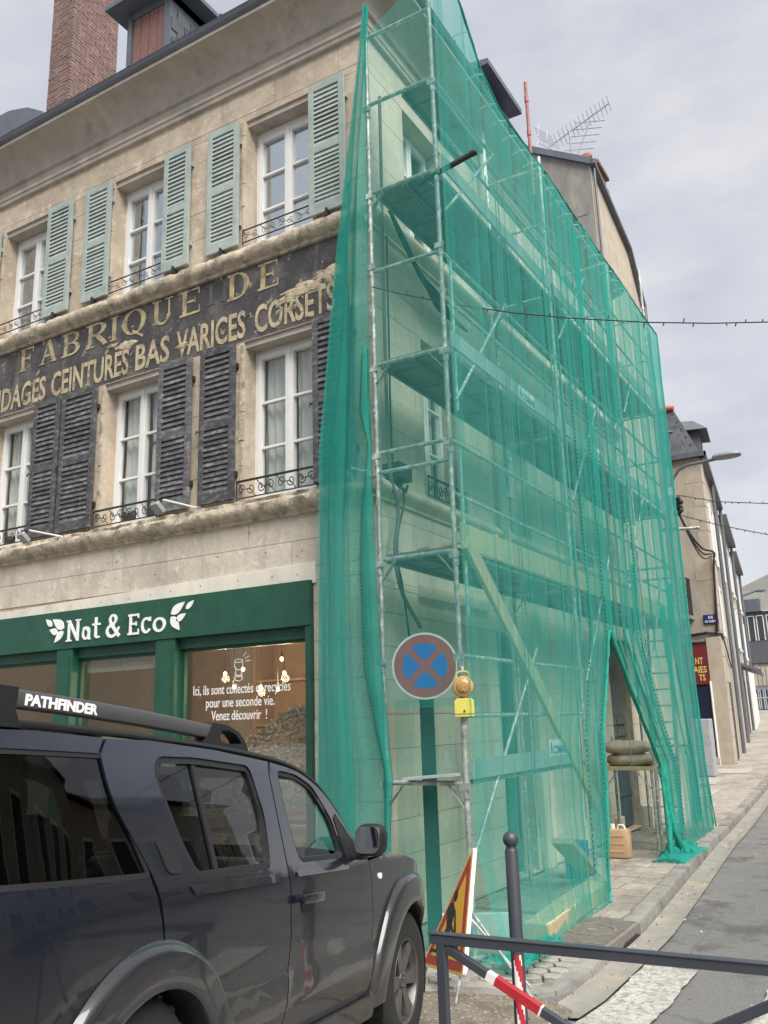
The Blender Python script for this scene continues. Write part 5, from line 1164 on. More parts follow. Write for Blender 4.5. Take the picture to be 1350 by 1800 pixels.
# street lamp on the neighbour's wall
sl = thing('street_lamp', 'grey street lamp with oval head on a curved wall bracket', 'street lamp', (21.2, YF, 5.0))
mb = MB(); mb.tube([(21.2, YF-.02, 4.75), (21.2, YF-.02, 5.3), (21.2, 4.24, 5.56), (21.2, 4.09, 5.75), (21.2, 3.88, 5.84), (21.2, 3.4, 5.86), (21.2, 3.1, 5.88)], .04, 10); part(mb, 'bracket', M_zinc, sl, smooth=60)
mb = MB()
mb.grid(lambda u, v: (21.2+.19*math.sin(PI*v)**.6*math.cos(2*PI*u), 2.96-.33*math.cos(PI*v)*-1*-1, 5.90+.085*math.sin(PI*v)**.6*math.sin(2*PI*u)*(1.3 if math.sin(2*PI*u) > 0 else .8)), 20, 12); part(mb, 'lamp_head', mat('lamp_head_grey', (.24,.26,.28), .4), sl, smooth=70)
mb = MB(); mb.box((21.16, 4.24, 5.15), (21.26, 4.4, 5.35)); part(mb, 'junction_box', M_white, sl)
pbox('bracket_wall', (20.46, YF+.02, -1.8), (21.3, 9, 6.2), M_cream, nb)
mb = MB()
for k in range(30): c = (21.2+rn.uniform(-.06, .06), 4.2+rn.uniform(-.09, .08), 4.66+.4*rn.random()); mb.sphere(c, .05, 6, (1, 1, 1.4))
solo(mb, 'cable_bundle', M_cable, 'black coiled bundle of light cable tied under the street lamp bracket', 'cable bundle', (21.2, 4.2, 4.66))
for k in range(3): cable([(21.2, 4.2, 4.70), (23.2, 4.38-.02*k, 4.58-.12*k), (25, 4.42, 4.45-.14*k), (26.9, 4.44, 4.62-.05*k), (26.93, 4.5, 4.2), (26.93, 4.6+.02*k, 2.3)], .03-.006*k, ('thickest and highest', 'middle', 'thinnest and lowest')[k]+' of the black cables sagging from the lamp bracket to the corner house', group='cables to the corner house', m=M_cable)

# corner house of the next block
th = math.radians(6.5); CX, CY = 27.0, 4.55
def PF(u, z, o=0): return (CX-o, u, z)                               # front facing us, u = y
def PS(u, z, o=0): return (CX+u*math.cos(th)+o*math.sin(th), CY+u*math.sin(th)-o*math.cos(th), z)  # street side, u = distance
def sbox(mb, u0, u1, z0, z1, o0, o1): P = [PS(u, z, o) for o in (o0, o1) for z in (z0, z1) for u in (u0, u1)]; mb.add(P, [(0,2,3,1),(4,5,7,6),(0,1,5,4),(1,3,7,5),(3,2,6,7),(2,0,4,6)])
ch2 = thing('corner_house', 'cream corner house with slate mansard, balcony and maroon shop board', 'house', (CX, CY, -1.4))
mb = MB(); mb.add([(CX, CY, -1.9), (CX, 13, -1.9), (CX, 13, 7.65), (CX, CY, 7.65)], [(0,1,2,3)]); q = [PS(0, -1.9), PS(8, -1.9), PS(8, 7.65), PS(0, 7.65)]; mb.add(q, [(0,1,2,3)]); q2 = [PS(8, -1.9), PS(8, 7.65), (36, 13, 7.65), (36, 13, -1.9)]; mb.add(q2, [(0,1,2,3)]); mb.add([(CX, CY, 7.65), (CX, 13, 7.65), (36, 13, 7.65), PS(8, 7.65)], [(0,1,2,3)])
part(mb, 'wall', M_cream2, ch2)
mb = MB(); mb.box((CX-.05, CY-.0, -1.45), (CX, 4.97, 2.15)); part(mb, 'corner_pier', M_cream, ch2, bevel=.01)
mb = MB(); mb.box((CX-.18, CY-.15, 7.62), (CX+.1, 13, 7.78)); P_ = [PS(-.1, 7.62, .2), PS(8, 7.62, .2), PS(8, 7.78, .2), PS(-.1, 7.78, .2)]; mb.add(P_+[PS(-.1, 7.62, 0), PS(8, 7.62, 0), PS(8, 7.78, 0), PS(-.1, 7.78, 0)], [(0,1,2,3),(0,4,5,1),(3,2,6,7)]); part(mb, 'eaves', M_zinc, ch2)
A = [(CX-.02, CY-.02, 7.79), (CX-.02, 13, 7.79), (CX+.45, 13, 9.45), (CX+.45, 5.25, 9.45)]; S2 = [PS(8, 7.79, 0), PS(8.0, 9.45, -.7)]
mb = MB(); mb.add(A+S2, [(0,1,2,3),(0,3,5,4),(3,2,5)]); mans = part(mb, 'mansard_roof', M_slate, ch2)
um = MB(); um.box((-.5,-.5,-.5), (.5,.5,.5)); ums = um.mesh('slate', M_slate)
for r in range(11):
    z = 7.86+r*.15; t = (z-7.79)/1.66; ys = CY+.05+t*.68
    for c in range(7):
        y = ys+c*.27+(r % 2)*.13
        if y > 6.4: continue
        piece('slate', ums, mans, (CX-.03+.47*t-.012, y+.12, z), (.018, .255, .175), (0, .27, 0))
for k in range(6): mb = MB(); mb.tube([(CX+.42, 5.22+k*.28, 9.47), (CX+.42, 5.48+k*.28, 9.50)], [.1, .13], 8); part(mb, 'ridge_tile', M_terra, mans, smooth=60)
mb = MB(); sbox(mb, .5, 1.6, 7.8, 8.62, -.9, .05); dr2 = part(mb, 'dormer', M_slate, ch2)
mb = MB(); P0 = [PS(.25, 8.6, .3), PS(1.9, 8.6, .3), PS(1.9, 8.65, -1.2), PS(.25, 8.65, -1.2), PS(.6, 9.0, -.1), PS(1.6, 9.0, -.1), PS(1.6, 9.1, -1.2), PS(.6, 9.1, -1.2)]; mb.add(P0, [(0,1,2,3),(0,1,5,4),(1,2,6,5),(0,4,7,3),(4,5,6,7)]); part(mb, 'dormer_roof', M_slate, dr2)
mb = MB(); sbox(mb, .7, 1.4, 7.95, 8.5, .05, .06); part(mb, 'dormer_window', M_room, dr2)
# shop board, street plate, door
def fplate(name, y0, y1, z0, z1, o0, o1, m): mb = MB(); mb.box((CX-o0, y0, z0), (CX-o1, y1, z1)); return part(mb, name, m, ch2)
M_mar = mat('maroon_board', (.16,.018,.022), .5, var=.08); M_navy = mat('navy_shutter', (.008,.014,.04), .5)
fplate('shop_board', 4.99, 6.6, .82, 1.99, 0, .06, M_mar); fplate('board_frame', 4.97, 6.6, 1.99, 2.05, 0, .08, M_iron)
fplate('shop_shutter', 4.99, 6.6, -1.22, .815, -.1, .02, M_navy); fplate('shop_step', 4.95, 6.6, -1.5, -1.22, 0, .1, M_cream)
mb = MB(); mb.tube([(CX-.06, 4.97, -1.5), (CX-.06, 4.97, .9)], .03, 8); part(mb, 'white_pipe', M_white, ch2)
M_gl = mat('gold_sign_letter', (.75,.52,.16), .5, var=.05)
for s, y0, y1, z0 in (('&', 5.46, 5.37, 1.66), ('NT', 5.33, 5.11, 1.40), ('AIES', 5.40, 5.03, 1.15), ('TS', 5.27, 5.09, .92)):
    text(s, lambda a, b, d: (CX-.062-d, y0+(y1-y0)*a, z0+.19*b*(.7 if s == '&' else 1)), M_gl, 'board_letters', ch2, bold=.02, depth=.004)
M_pl = mat('enamel_blue', (.012,.03,.16), .35, var=.05)
fplate('street_plate', 4.565, 4.95, 2.56, 2.80, .05, .065, M_pl)
mb = MB(); mb.box((CX-.05, 4.55, 2.545), (CX-.0, 4.965, 2.815)); part(mb, 'plate_backing', M_pl, ch2)
for s, y0, y1, z0 in (('RUE', 4.82, 4.69, 2.695), ('DE CLÈVES', 4.93, 4.585, 2.585)): text(s, lambda a, b, d: (CX-.066-d, y0+(y1-y0)*a, z0+.075*b), M_wlet, 'plate_letters', ch2, bold=.03, depth=.003)
mb = MB(); mb.box((CX-.5, 5.22, 2.70), (CX, 6.6, 2.80)); bal = part(mb, 'balcony', M_gable, ch2)
mb = MB()
for k in range(14): y = 5.25+k*.1; mb.tube([(CX-.47, y, 2.8), (CX-.47, y, 3.9)], .012, 4)
for z in (2.9, 3.35, 3.9): mb.tube([(CX-.47, 5.24, z), (CX-.47, 6.6, z)], .018, 4)
for k in range(5): x = CX-.47+k*.1; mb.tube([(x, 5.24, 2.8), (x, 5.24, 3.9)], .012, 4)
mb.tube([(CX-.47, 5.24, 3.9), (CX, 5.24, 3.9)], .018, 4)
for k in range(7):
    for j in range(2): c = (CX-.47, 5.3+k*.2, 3.1+.5*j); mb.tube([(c[0], c[1]+.08*math.cos(t*.6), c[2]+.1*math.sin(t*.6)) for t in range(11)], .01, 4)
part(mb, 'balcony_railing', M_iron, bal)
mb = MB()
for k in range(4): z = 2.25-.02*k; mb.tube([(CX-.05, 6.6, z+.12), (CX-.07, 5.6, z), (CX-.07, 4.9, z+.06), PS(0, z, .05), PS(1, z-.3, .06), PS(3, z-.8, .05)], .018, 5)
part(mb, 'wall_cables', M_cable, ch2)
mb = MB()
for z in range(12): mb.box((CX-.006, CY-.006, -1.4+z*.75), (CX+.4, CY+(.5 if z % 2 else .3), -1.4+z*.75+.72))
part(mb, 'quoins', M_cream, ch2, kind='stuff')
# street side openings
def sidewin(u0, u1, z0, z1, sh=True):
    mb = MB(); sbox(mb, u0, u1, z0, z1, -.02, .012); wn = part(mb, 'side_window', M_room, ch2)
    mb = MB(); sbox(mb, u0-.03, u0+.05, z0, z1, .012, .05); sbox(mb, u1-.05, u1+.03, z0, z1, .012, .05); sbox(mb, u0, u1, z1-.05, z1+.03, .012, .05); sbox(mb, (u0+u1)/2-.03, (u0+u1)/2+.03, z0, z1, .012, .04); part(mb, 'frame', M_white, wn)
    if sh:
        for a, b in ((u0-.55, u0-.04), (u1+.04, u1+.55)): mb = MB(); sbox(mb, a, b, z0, z1, .02, .06); part(mb, 'side_shutter', M_white, wn)
for u in (1.6, 5.3):
    sidewin(u, u+1, 4.6, 6.4); sidewin(u, u+1, 2.0+.3, 3.8, False)
mb = MB(); mb.tube([PS(3.6, 7.6, .1), PS(3.6, -1.3, .1)], .06, 8); mb.tube([PS(7.9, 7.6, .1), PS(7.9, -1.2, .1)], .06, 8); part(mb, 'downpipe', M_zinc, ch2)
for a_, b_ in ((1.2, 2.2), (4.6, 5.7)): mb = MB(); sbox(mb, a_, b_, -1.4, .9, .0, .02); part(mb, 'side_door', M_room, ch2)
# two more houses further up the street
for i, (u0, u1, zt, m, lb) in enumerate(((8.02, 15, 7.3, M_cream, 'cream house with dark canopy further up the street'), (15.02, 22, 7.0, M_cream2, 'last cream house before the bend with a white shop front'))):
    h = thing('terrace_house', lb, 'house', PS(u0, -1.2)); zb = -1.6
    mb = MB(); sbox(mb, u0, u1, zb, zt, -6, 0); part(mb, 'wall', m, h)
    mb = MB(); sbox(mb, u0, u1, zt+.002, zt+.16, -6, .3); part(mb, 'eaves', M_zinc, h)
    mb = MB(); sbox(mb, u0+.3, u1-.3, zt+.17, zt+1.7, -6, -.35); part(mb, 'roof', M_slate, h)
    for k in range(3):
        for z in (2.6, 4.9):
            u = u0+.9+k*2; mb = MB(); sbox(mb, u, u+.95, z, z+1.6, 0, .02); wn = part(mb, 'window', M_room, h); mb = MB(); sbox(mb, u-.05, u+.03, z, z+1.6, .02, .06); sbox(mb, u+.92, u+1.0, z, z+1.6, .02, .06); sbox(mb, u-.05, u+1.0, z+1.6, z+1.68, .02, .06); sbox(mb, u-.1, u+1.05, z-.1, z, .02, .1); part(mb, 'frame', M_white, wn)
    mb = MB(); mb.tube([PS(u1-.1, zt, .1), PS(u1-.1, -1, .1)], .06, 8); part(mb, 'downpipe', M_zinc, h)
    if i == 0:
        mb = MB(); P0 = [PS(u0+1, 1.9, 0), PS(u1-1, 1.9, 0), PS(u1-1, 1.55, .8), PS(u0+1, 1.55, .8)]; mb.add(P0+[(p[0], p[1], p[2]-.12) for p in P0], [(0,1,2,3),(4,5,6,7),(3,2,6,7),(0,3,7,4),(1,2,6,5)]); part(mb, 'canopy', M_zinc, h)
        mb = MB(); sbox(mb, u0+1.5, u1-1.5, -1.0, 1.3, .0, .03); part(mb, 'shop_door', M_navy, h)
        mb = MB(); sbox(mb, u0+.8, u0+1.4, -1.4, 1.7, 0, .12); part(mb, 'pier', M_gable, h)
    else:
        mb = MB(); sbox(mb, u0+.3, u1-.3, .9, 1.9, .0, .2); part(mb, 'shop_fascia', M_white, h)
        for k in range(5): mb = MB(); sbox(mb, u0+.3+k*1.5, u0+.6+k*1.5, -1.4, .9, 0, .22); part(mb, 'shop_pier', M_white, h)
# electrical cabinet
cb = thing('electrical_cabinet', 'grey electrical cabinet standing at the corner past the netting', 'cabinet', (24.2, 4.7, -1.5))
mb = MB(); mb.box((24.0, 4.56, zpave(24)-.02), (24.4, 5.3, -.14)); part(mb, 'case', mat('cabinet_grey', (.36,.38,.41), .5), cb, bevel=.03)
mb = MB(); mb.box((23.992, 4.62, -1.3), (23.998, 5.24, -.3)); part(mb, 'door', mat('cabinet_grey', (.36,.38,.41)), cb, bevel=.002)
mb = MB(); mb.box((23.985, 4.6, -.6), (23.992, 4.64, -.52)); part(mb, 'lock', M_yel, cb)
# pale slabs in the pavement near the corner
for x0, y0, dx, dy in ((22.4, 4.3, 1.2, .8), (20.2, 4.0, 1.3, .7), (18.0, 4.2, .9, .5), (24.8, 3.9, 1.1, .9)):
    mb = MB(); z = zpave(x0); z2 = zpave(x0+dx)
    mb.add([(x0, y0, z-.02), (x0+dx, y0, z2-.02), (x0+dx, y0+dy, z2-.02), (x0, y0+dy, z-.02)], [(0,1,2,3)]); part(mb, 'pale_slab', mat('pale_paving_slab', (.40,.37,.32), .9, var=.2, scale=6), pavement)
# the building closing the street
fb = thing('grey_end_building', 'dark slate hung building with white framed windows closing the far end of the street', 'building', (62, 8, 0))
zg = 0.1
mb = MB(); mb.box((61, 2, zg-.6), (72, 12, 3.0)); part(mb, 'ground_floor', M_gable, fb)
mb = MB(); mb.box((60.9, 2, 3.02), (72, 12, 6.3)); part(mb, 'slate_wall', M_slate, fb)
mb = MB(); mb.add([(60.7, 1.8, 6.32), (60.7, 9.1, 6.32), (63, 9.1, 7.4), (63, 1.8, 10.9), (61.6, 9.1, 7.9), (62.5, 1.8, 11)], [(0,1,2,3),(0,1,4,5)]); part(mb, 'roof', mat('pale_slate_roof', (.20,.195,.18), .8, var=.2), fb)
mb = MB(); mb.box((60.6, 7.6, 6.3), (61.4, 8.9, 7.1)); part(mb, 'roof_hood', M_zinc, fb)
for y in (8.3, 7.75, 7.15, 6.4, 5.6):
    mb = MB(); mb.box((60.86, y-.17, 4.5), (60.89, y+.17, 6.0)); wn = part(mb, 'window', M_room, fb); mb = MB()
    for a, b, c, d in ((y-.22, y-.17, 4.45, 6.05), (y+.17, y+.22, 4.45, 6.05), (y-.17, y+.17, 6.0, 6.05)): mb.box((60.85, a, c), (60.9, b, d))
    part(mb, 'frame', M_white, wn)
for k in range(9): mb = MB(); y = 8.7-k*.25; mb.box((60.96, y-.1, 1.6), (60.99, y+.1, 2.8)); part(mb, 'louvre_shutter', M_cream2, fb)
for y in (8.1, 7.2): mb = MB(); mb.box((60.96, y-.35, -.3), (60.99, y+.35, 1.2)); part(mb, 'shop_window', M_room, fb)
mb = MB(); mb.box((60.94, 6.4, 1.2), (60.99, 8.8, 1.35)); part(mb, 'blue_sign_strip', M_pl, fb)
mb = MB(); mb.box((58, 8.3, 2.7), (58.05, 8.8, 3.3)); mb.tube([(58.02, 8.55, 3.3), (58.02, 9.6, 3.4)], .03, 6); solo(mb, 'yellow_sign', mat('sign_yellow', (.8,.55,.1), .5), 'small yellow hanging sign at the far end of the street', 'sign', (58, 8.5, 2.7))
mb = MB()
for k in range(5):
    y = 7.3+k*.28; mb.tube([(57, y, .15), (57, y, 1.3), (57, y+.18, 1.3), (57, y+.18, .15)], .035, 5)
mb.tube([(57, 7.2, .8), (57, 8.7, .8)], .035, 5); solo(mb, 'metal_rails', M_toe, 'pale metal rails at the far end of the street', 'railing', (57, 8, .1))
lp2 = MB(); lp2.tube([(56, 8.85, .0), (56, 8.85, 6.2), (56, 8.6, 6.6), (56, 7.9, 6.8), (56, 7.2, 7.0)], .05, 6); lp2.sphere((56, 6.9, 7.02), .25, 8, (.6, 1.4, .35)); solo(lp2, 'far_street_lamp', M_zinc, 'distant street lamp leaning over the road end', 'street lamp', (56, 8.85, 0), smooth=50)

# ------------------------------------------------------------------ houses across the side street and the square (seen in reflections)
def plain_house(name, label, P, u0, u1, z0, z1, m, win, roofm, dep=8):
    h = thing(name, label, 'house', P((u0+u1)/2, z0, 0)); mb = MB()
    q = [P(u, z, o) for o in (0, -dep) for z in (z0, z1) for u in (u0, u1)]; mb.add(q, [(0,2,3,1),(4,5,7,6),(0,1,5,4),(1,3,7,5),(3,2,6,7),(2,0,4,6)]); part(mb, 'wall', m, h)
    mb = MB(); mb.add([P(u0-.2, z1, .3), P(u1+.2, z1, .3), P(u1+.2, z1+2.6, -dep/2), P(u0-.2, z1+2.6, -dep/2), P(u1+.2, z1, -dep), P(u0-.2, z1, -dep)], [(0,1,2,3),(3,2,4,5),(1,4,2),(0,3,5)]); part(mb, 'roof', roofm, h)
    for a, b, c, d in win:
        mb = MB(); q = [P(u, z, o) for o in (.03, -.05) for z in (c-.1, d+.1) for u in (a-.1, b+.1)]; mb.add(q, [(0,2,3,1),(4,5,7,6),(0,1,5,4),(1,3,7,5),(3,2,6,7),(2,0,4,6)]); wn = part(mb, 'window', M_white, h)
        mb = MB(); q = [P(u, z, o) for o in (.04, .031) for z in (c, d) for u in (a, b)]; mb.add(q, [(0,2,3,1),(4,5,7,6),(0,1,5,4),(1,3,7,5),(3,2,6,7),(2,0,4,6)]); part(mb, 'pane', M_room, wn)
PO = lambda u, z, o=0: (u, -5.6+o, z)
for i, u0 in enumerate((4.0, 12.1, 20.2, 28.3)):
    plain_house('opposite_house', ('cream house opposite nearest the square', 'second house opposite with slate roof', 'third house opposite with red roof', 'fourth house opposite')[i]+' across the side street', PO, u0, u0+8, -1.9, 5.3+.4*(i % 2), (M_cream, M_cream2)[i % 2], [(u0+.9+k*2.4, u0+2.0+k*2.4, z, z+1.7) for k in range(3) for z in (-.6, 2.6)], (M_slate, M_terra)[i == 2])
PQ = lambda u, z, o=0: (-19+o, u, z)
plain_house('square_house', 'long cream house across the square behind the viewer', PQ, -8, 60, -1.5, 6.2, M_cream, [(-6+k*3.2, -4.8+k*3.2, z, z+1.8) for k in range(7) for z in (-.4, 2.9)], M_slate)
# ------------------------------------------------------------------ the dark off-road estate car
W_ = 1.84                                   # body width; x forward from the front axle, y from the near side inwards, z up
M_paint = mat('dark_blue_grey_car_paint', (.011,.0145,.024), .26, metal=.3, var=.05, scale=2, coat=.9, world=False, spec=.4, col2=(.016,.017,.021), thr=(.45,.7), scale2=1.2)
def dust(m):
    t = m.node_tree; n = t.nodes; l = t.links; b = n['Principled BSDF']; src = b.inputs['Base Color'].links[0].from_socket
    tc_ = n.new('ShaderNodeTexCoord'); sp_ = n.new('ShaderNodeSeparateXYZ'); l.new(tc_.outputs['Object'], sp_.inputs[0])
    nz_ = n.new('ShaderNodeTexNoise'); nz_.inputs['Scale'].default_value = 7; nz_.inputs['Detail'].default_value = 8; nz_.inputs['Roughness'].default_value = .7; l.new(tc_.outputs['Object'], nz_.inputs['Vector'])
    ad = n.new('ShaderNodeMath'); ad.operation = 'MULTIPLY_ADD'; l.new(nz_.outputs[0], ad.inputs[0]); ad.inputs[1].default_value = -.9; l.new(sp_.outputs['Z'], ad.inputs[2])
    r = n.new('ShaderNodeMapRange'); r.inputs[1].default_value = -.10; r.inputs[2].default_value = .55; r.inputs[3].default_value = .34; r.inputs[4].default_value = 0; l.new(ad.outputs[0], r.inputs[0])
    x = n.new('ShaderNodeMix'); x.data_type = 'RGBA'; l.new(r.outputs[0], x.inputs[0]); l.new(src, x.inputs[6]); x.inputs[7].default_value = (.085, .075, .062, 1); l.new(x.outputs[2], b.inputs['Base Color'])
    r2 = n.new('ShaderNodeMapRange'); r2.inputs[1].default_value = 0; r2.inputs[2].default_value = .75; r2.inputs[3].default_value = .9; r2.inputs[4].default_value = .15; l.new(r.outputs[0], r2.inputs[0]); l.new(r2.outputs[0], b.inputs['Coat Weight'])
    r3 = n.new('ShaderNodeMapRange'); r3.inputs[1].default_value = 0; r3.inputs[2].default_value = .75; r3.inputs[3].default_value = .22; r3.inputs[4].default_value = .6; l.new(r.outputs[0], r3.inputs[0]); l.new(r3.outputs[0], b.inputs['Roughness'])
dust(M_paint)
M_dusty = mat('dusty_lower_paint', (.024,.026,.031), .36, metal=.25, var=.12, scale=6, coat=.6, world=False)
dust(M_dusty)
M_trim = mat('black_car_trim', (.012,.012,.014), .5, var=.1, world=False)
M_rail = mat('satin_grey_rail', (.10,.10,.105), .45, metal=.4, var=.06, world=False)
M_tyre = mat('tyre_rubber', (.018,.018,.018), .85, var=.2, scale=20, bump=.2, world=False)
M_alloy = mat('dull_alloy', (.17,.165,.16), .4, metal=.8, var=.15, scale=12, world=False)
M_tint = glassmat('tinted_car_glass', (.26,.27,.28), f0=.045); M_tint2 = glassmat('black_privacy_glass', (.10,.105,.11), f0=.05)
M_cglass = glassmat('clear_car_glass', (.86,.92,.89), f0=.03)
M_seat = mat('grey_car_seat', (.10,.10,.105), .9, var=.1, world=False)
M_chrome = mat('mirror_glass', (.75,.77,.78), .04, metal=1, var=.02, world=False)
car = thing('parked_car', 'dark blue grey off-road estate car with roof rails parked in the foreground', 'car', (4.95, 2.82, -1.888))
fw_ = Vector((math.cos(.1978)*math.cos(-.0996), math.sin(.1978)*math.cos(-.0996), math.sin(-.0996)))
lf_ = Vector((-math.sin(.1978), math.cos(.1978), 0)); up_ = fw_.cross(lf_)
car.matrix_world = Matrix(((fw_.x, lf_.x, up_.x, 4.95), (fw_.y, lf_.y, up_.y, 2.82), (fw_.z, lf_.z, up_.z, -1.888), (0, 0, 0, 1)))
def cpart(mb, name, m, parent=None, smooth=None, bevel=0): return part(mb, name, m, parent or car, smooth, local=True, bevel=bevel)
FA, RA = (0.0, .385), (2.80, .385)           # axle centres as (s back, h)
def smooth_(a, b, x): t = max(0, min(1, (x-a)/(b-a))); return t*t*(3-2*t)
def wsur(s, h):
    w = .10*max(0, .82-h)**2*2.2
    if h > 1.0: w += .05*(h-1.0)**1+.235*max(0, h-1.06)+(.9*max(0, h-1.50)**2)
    w += .012*math.exp(-((h-.99)/.05)**2)*0
    if s < -.05: w += .34*((-.05-s)/.62)**2.2
    if s > 3.2: w += .16*((s-3.2)/.6)**2
    for cx, cz in (FA, RA):
        r = math.hypot(s-cx, h-cz)
        pass
    if .62 < s < 2.4: w -= .018*smooth_(.665, .60, h)-.018*smooth_(.50, .44, h)
    return w
def spline(pts, sub=5, closed=False):
    P = [Vector(p) for p in pts]; n = len(P); out = []
    for i in range(n if closed else n-1):
        p0 = P[i-1] if (i or closed) else P[0]; p1 = P[i]; p2 = P[(i+1) % n]; p3 = P[(i+2) % n] if (closed or i+2 < n) else P[-1]
        for k in range(sub):
            t = k/sub; out.append(.5*((2*p1)+(p2-p0)*t+(2*p0-5*p1+4*p2-p3)*t*t+(3*p1-p0-3*p2+p3)*t**3))
    if not closed: out.append(P[-1])
    return [(p.x, p.y) for p in out]
def dens(poly, L=.06):
    out = []
    for i, p in enumerate(poly):
        q = poly[(i+1) % len(poly)]; n = max(1, int(math.dist(p, q)/L))
        out += [(p[0]+(q[0]-p[0])*k/n, p[1]+(q[1]-p[1])*k/n) for k in range(n)]
    return out
def roundp(poly, r=.05, n=4):
    out = []
    for i, p in enumerate(poly):
        a, b = Vector(poly[i-1]), Vector(poly[(i+1) % len(poly)]); p = Vector(p)
        ra = min(r, (a-p).length*.45); rb = min(r, (b-p).length*.45); q1 = p+(a-p).normalized()*ra; q2 = p+(b-p).normalized()*rb
        for k in range(n+1): t = k/n; out.append(tuple((1-t)**2*q1+2*t*(1-t)*p+t*t*q2))
    return out
def inside(p, poly):
    c = False; n = len(poly); j = n-1
    for i in range(n):
        if (poly[i][1] > p[1]) != (poly[j][1] > p[1]) and p[0] < (poly[j][0]-poly[i][0])*(p[1]-poly[i][1])/(poly[j][1]-poly[i][1])+poly[i][0]: c = not c
        j = i
    return c
def inset(poly, d):
    n = len(poly); A_ = sum(poly[i-1][0]*poly[i][1]-poly[i][0]*poly[i-1][1] for i in range(n)); sg_ = 1 if A_ > 0 else -1; out = []
    for i in range(n):
        p0, p1, p2 = Vector(poly[i-1]), Vector(poly[i]), Vector(poly[(i+1) % n]); e1 = (p1-p0); e2 = (p2-p1)
        if e1.length < 1e-6 or e2.length < 1e-6: out.append(tuple(p1)); continue
        e1.normalize(); e2.normalize(); n1 = Vector((-e1.y, e1.x)); n2 = Vector((-e2.y, e2.x)); k = 1/max(.4, 1+n1.dot(n2)); out.append(tuple(p1+(n1+n2)*d*k*sg_))
    return out
def panel(name, outline, holes, m, side, off=0, depth=.035, parent=None, g=.055, wf=None):
    wf = wf or wsur; outl = dens(outline); hl = [dens(h) for h in holes]
    pts = [Vector(p) for p in outl]; faces = [list(range(len(outl)))]
    for h in hl: b = len(pts); pts += [Vector(p) for p in h]; faces.append(list(range(b, b+len(h))))
    x0 = min(p[0] for p in outl); x1 = max(p[0] for p in outl); y0 = min(p[1] for p in outl); y1 = max(p[1] for p in outl); nb_ = len(pts)
    i = x0
    while i < x1:
        j = y0
        while j < y1:
            p = (i+.3*g*ns(i*50, j*50), j+.3*g*ns(j*47, i*53))
            if inside(p, outl) and not any(inside(p, h) for h in hl) and min((Vector(p)-q).length for q in pts[:nb_]) > g*.45: pts.append(Vector(p))
            j += g
        i += g
    edges = []
    b = 0
    for f in faces: n = len(f); edges += [(f[k], f[(k+1) % n]) for k in range(n)]
    r = delaunay_2d_cdt(pts, edges, [], 0, 1e-6)
    V2 = [(v.x, v.y) for v in r[0]]
    def w3(s, h, d): w = wf(s, h)-off+d; return (-s, w if side == 0 else W_-w, h)
    mb = MB(); F = []
    for f in r[2]:
        c = (sum(V2[i][0] for i in f)/len(f), sum(V2[i][1] for i in f)/len(f))
        if inside(c, outl) and not any(inside(c, h) for h in hl): F.append(tuple(f))
    n = len(V2); mb.add([w3(s, h, 0) for s, h in V2], F)
    cnt_ = {}
    for f in F:
        for k in range(len(f)): e = (f[k], f[(k+1) % len(f)]); cnt_[tuple(sorted(e))] = cnt_.get(tuple(sorted(e)), 0)+1
    be = [e for e, c in cnt_.items() if c == 1]; b = len(mb.v); ids = {}
    for e in be:
        for q_ in e:
            if q_ not in ids: ids[q_] = len(mb.v); mb.v.append(w3(V2[q_][0], V2[q_][1], depth))
    for a, c in be: mb.f.append((a, c, ids[c], ids[a])); mb.mi.append(0)
    return cpart(mb, name, m, parent, smooth=42)
def arc(c, r, a0, a1, n=14): return [(c[0]+r*math.cos(math.radians(a0+(a1-a0)*i/n)), c[1]+r*math.sin(math.radians(a0+(a1-a0)*i/n))) for i in range(n+1)]
R_IN, R_OUT = .435, .60
sill = .36
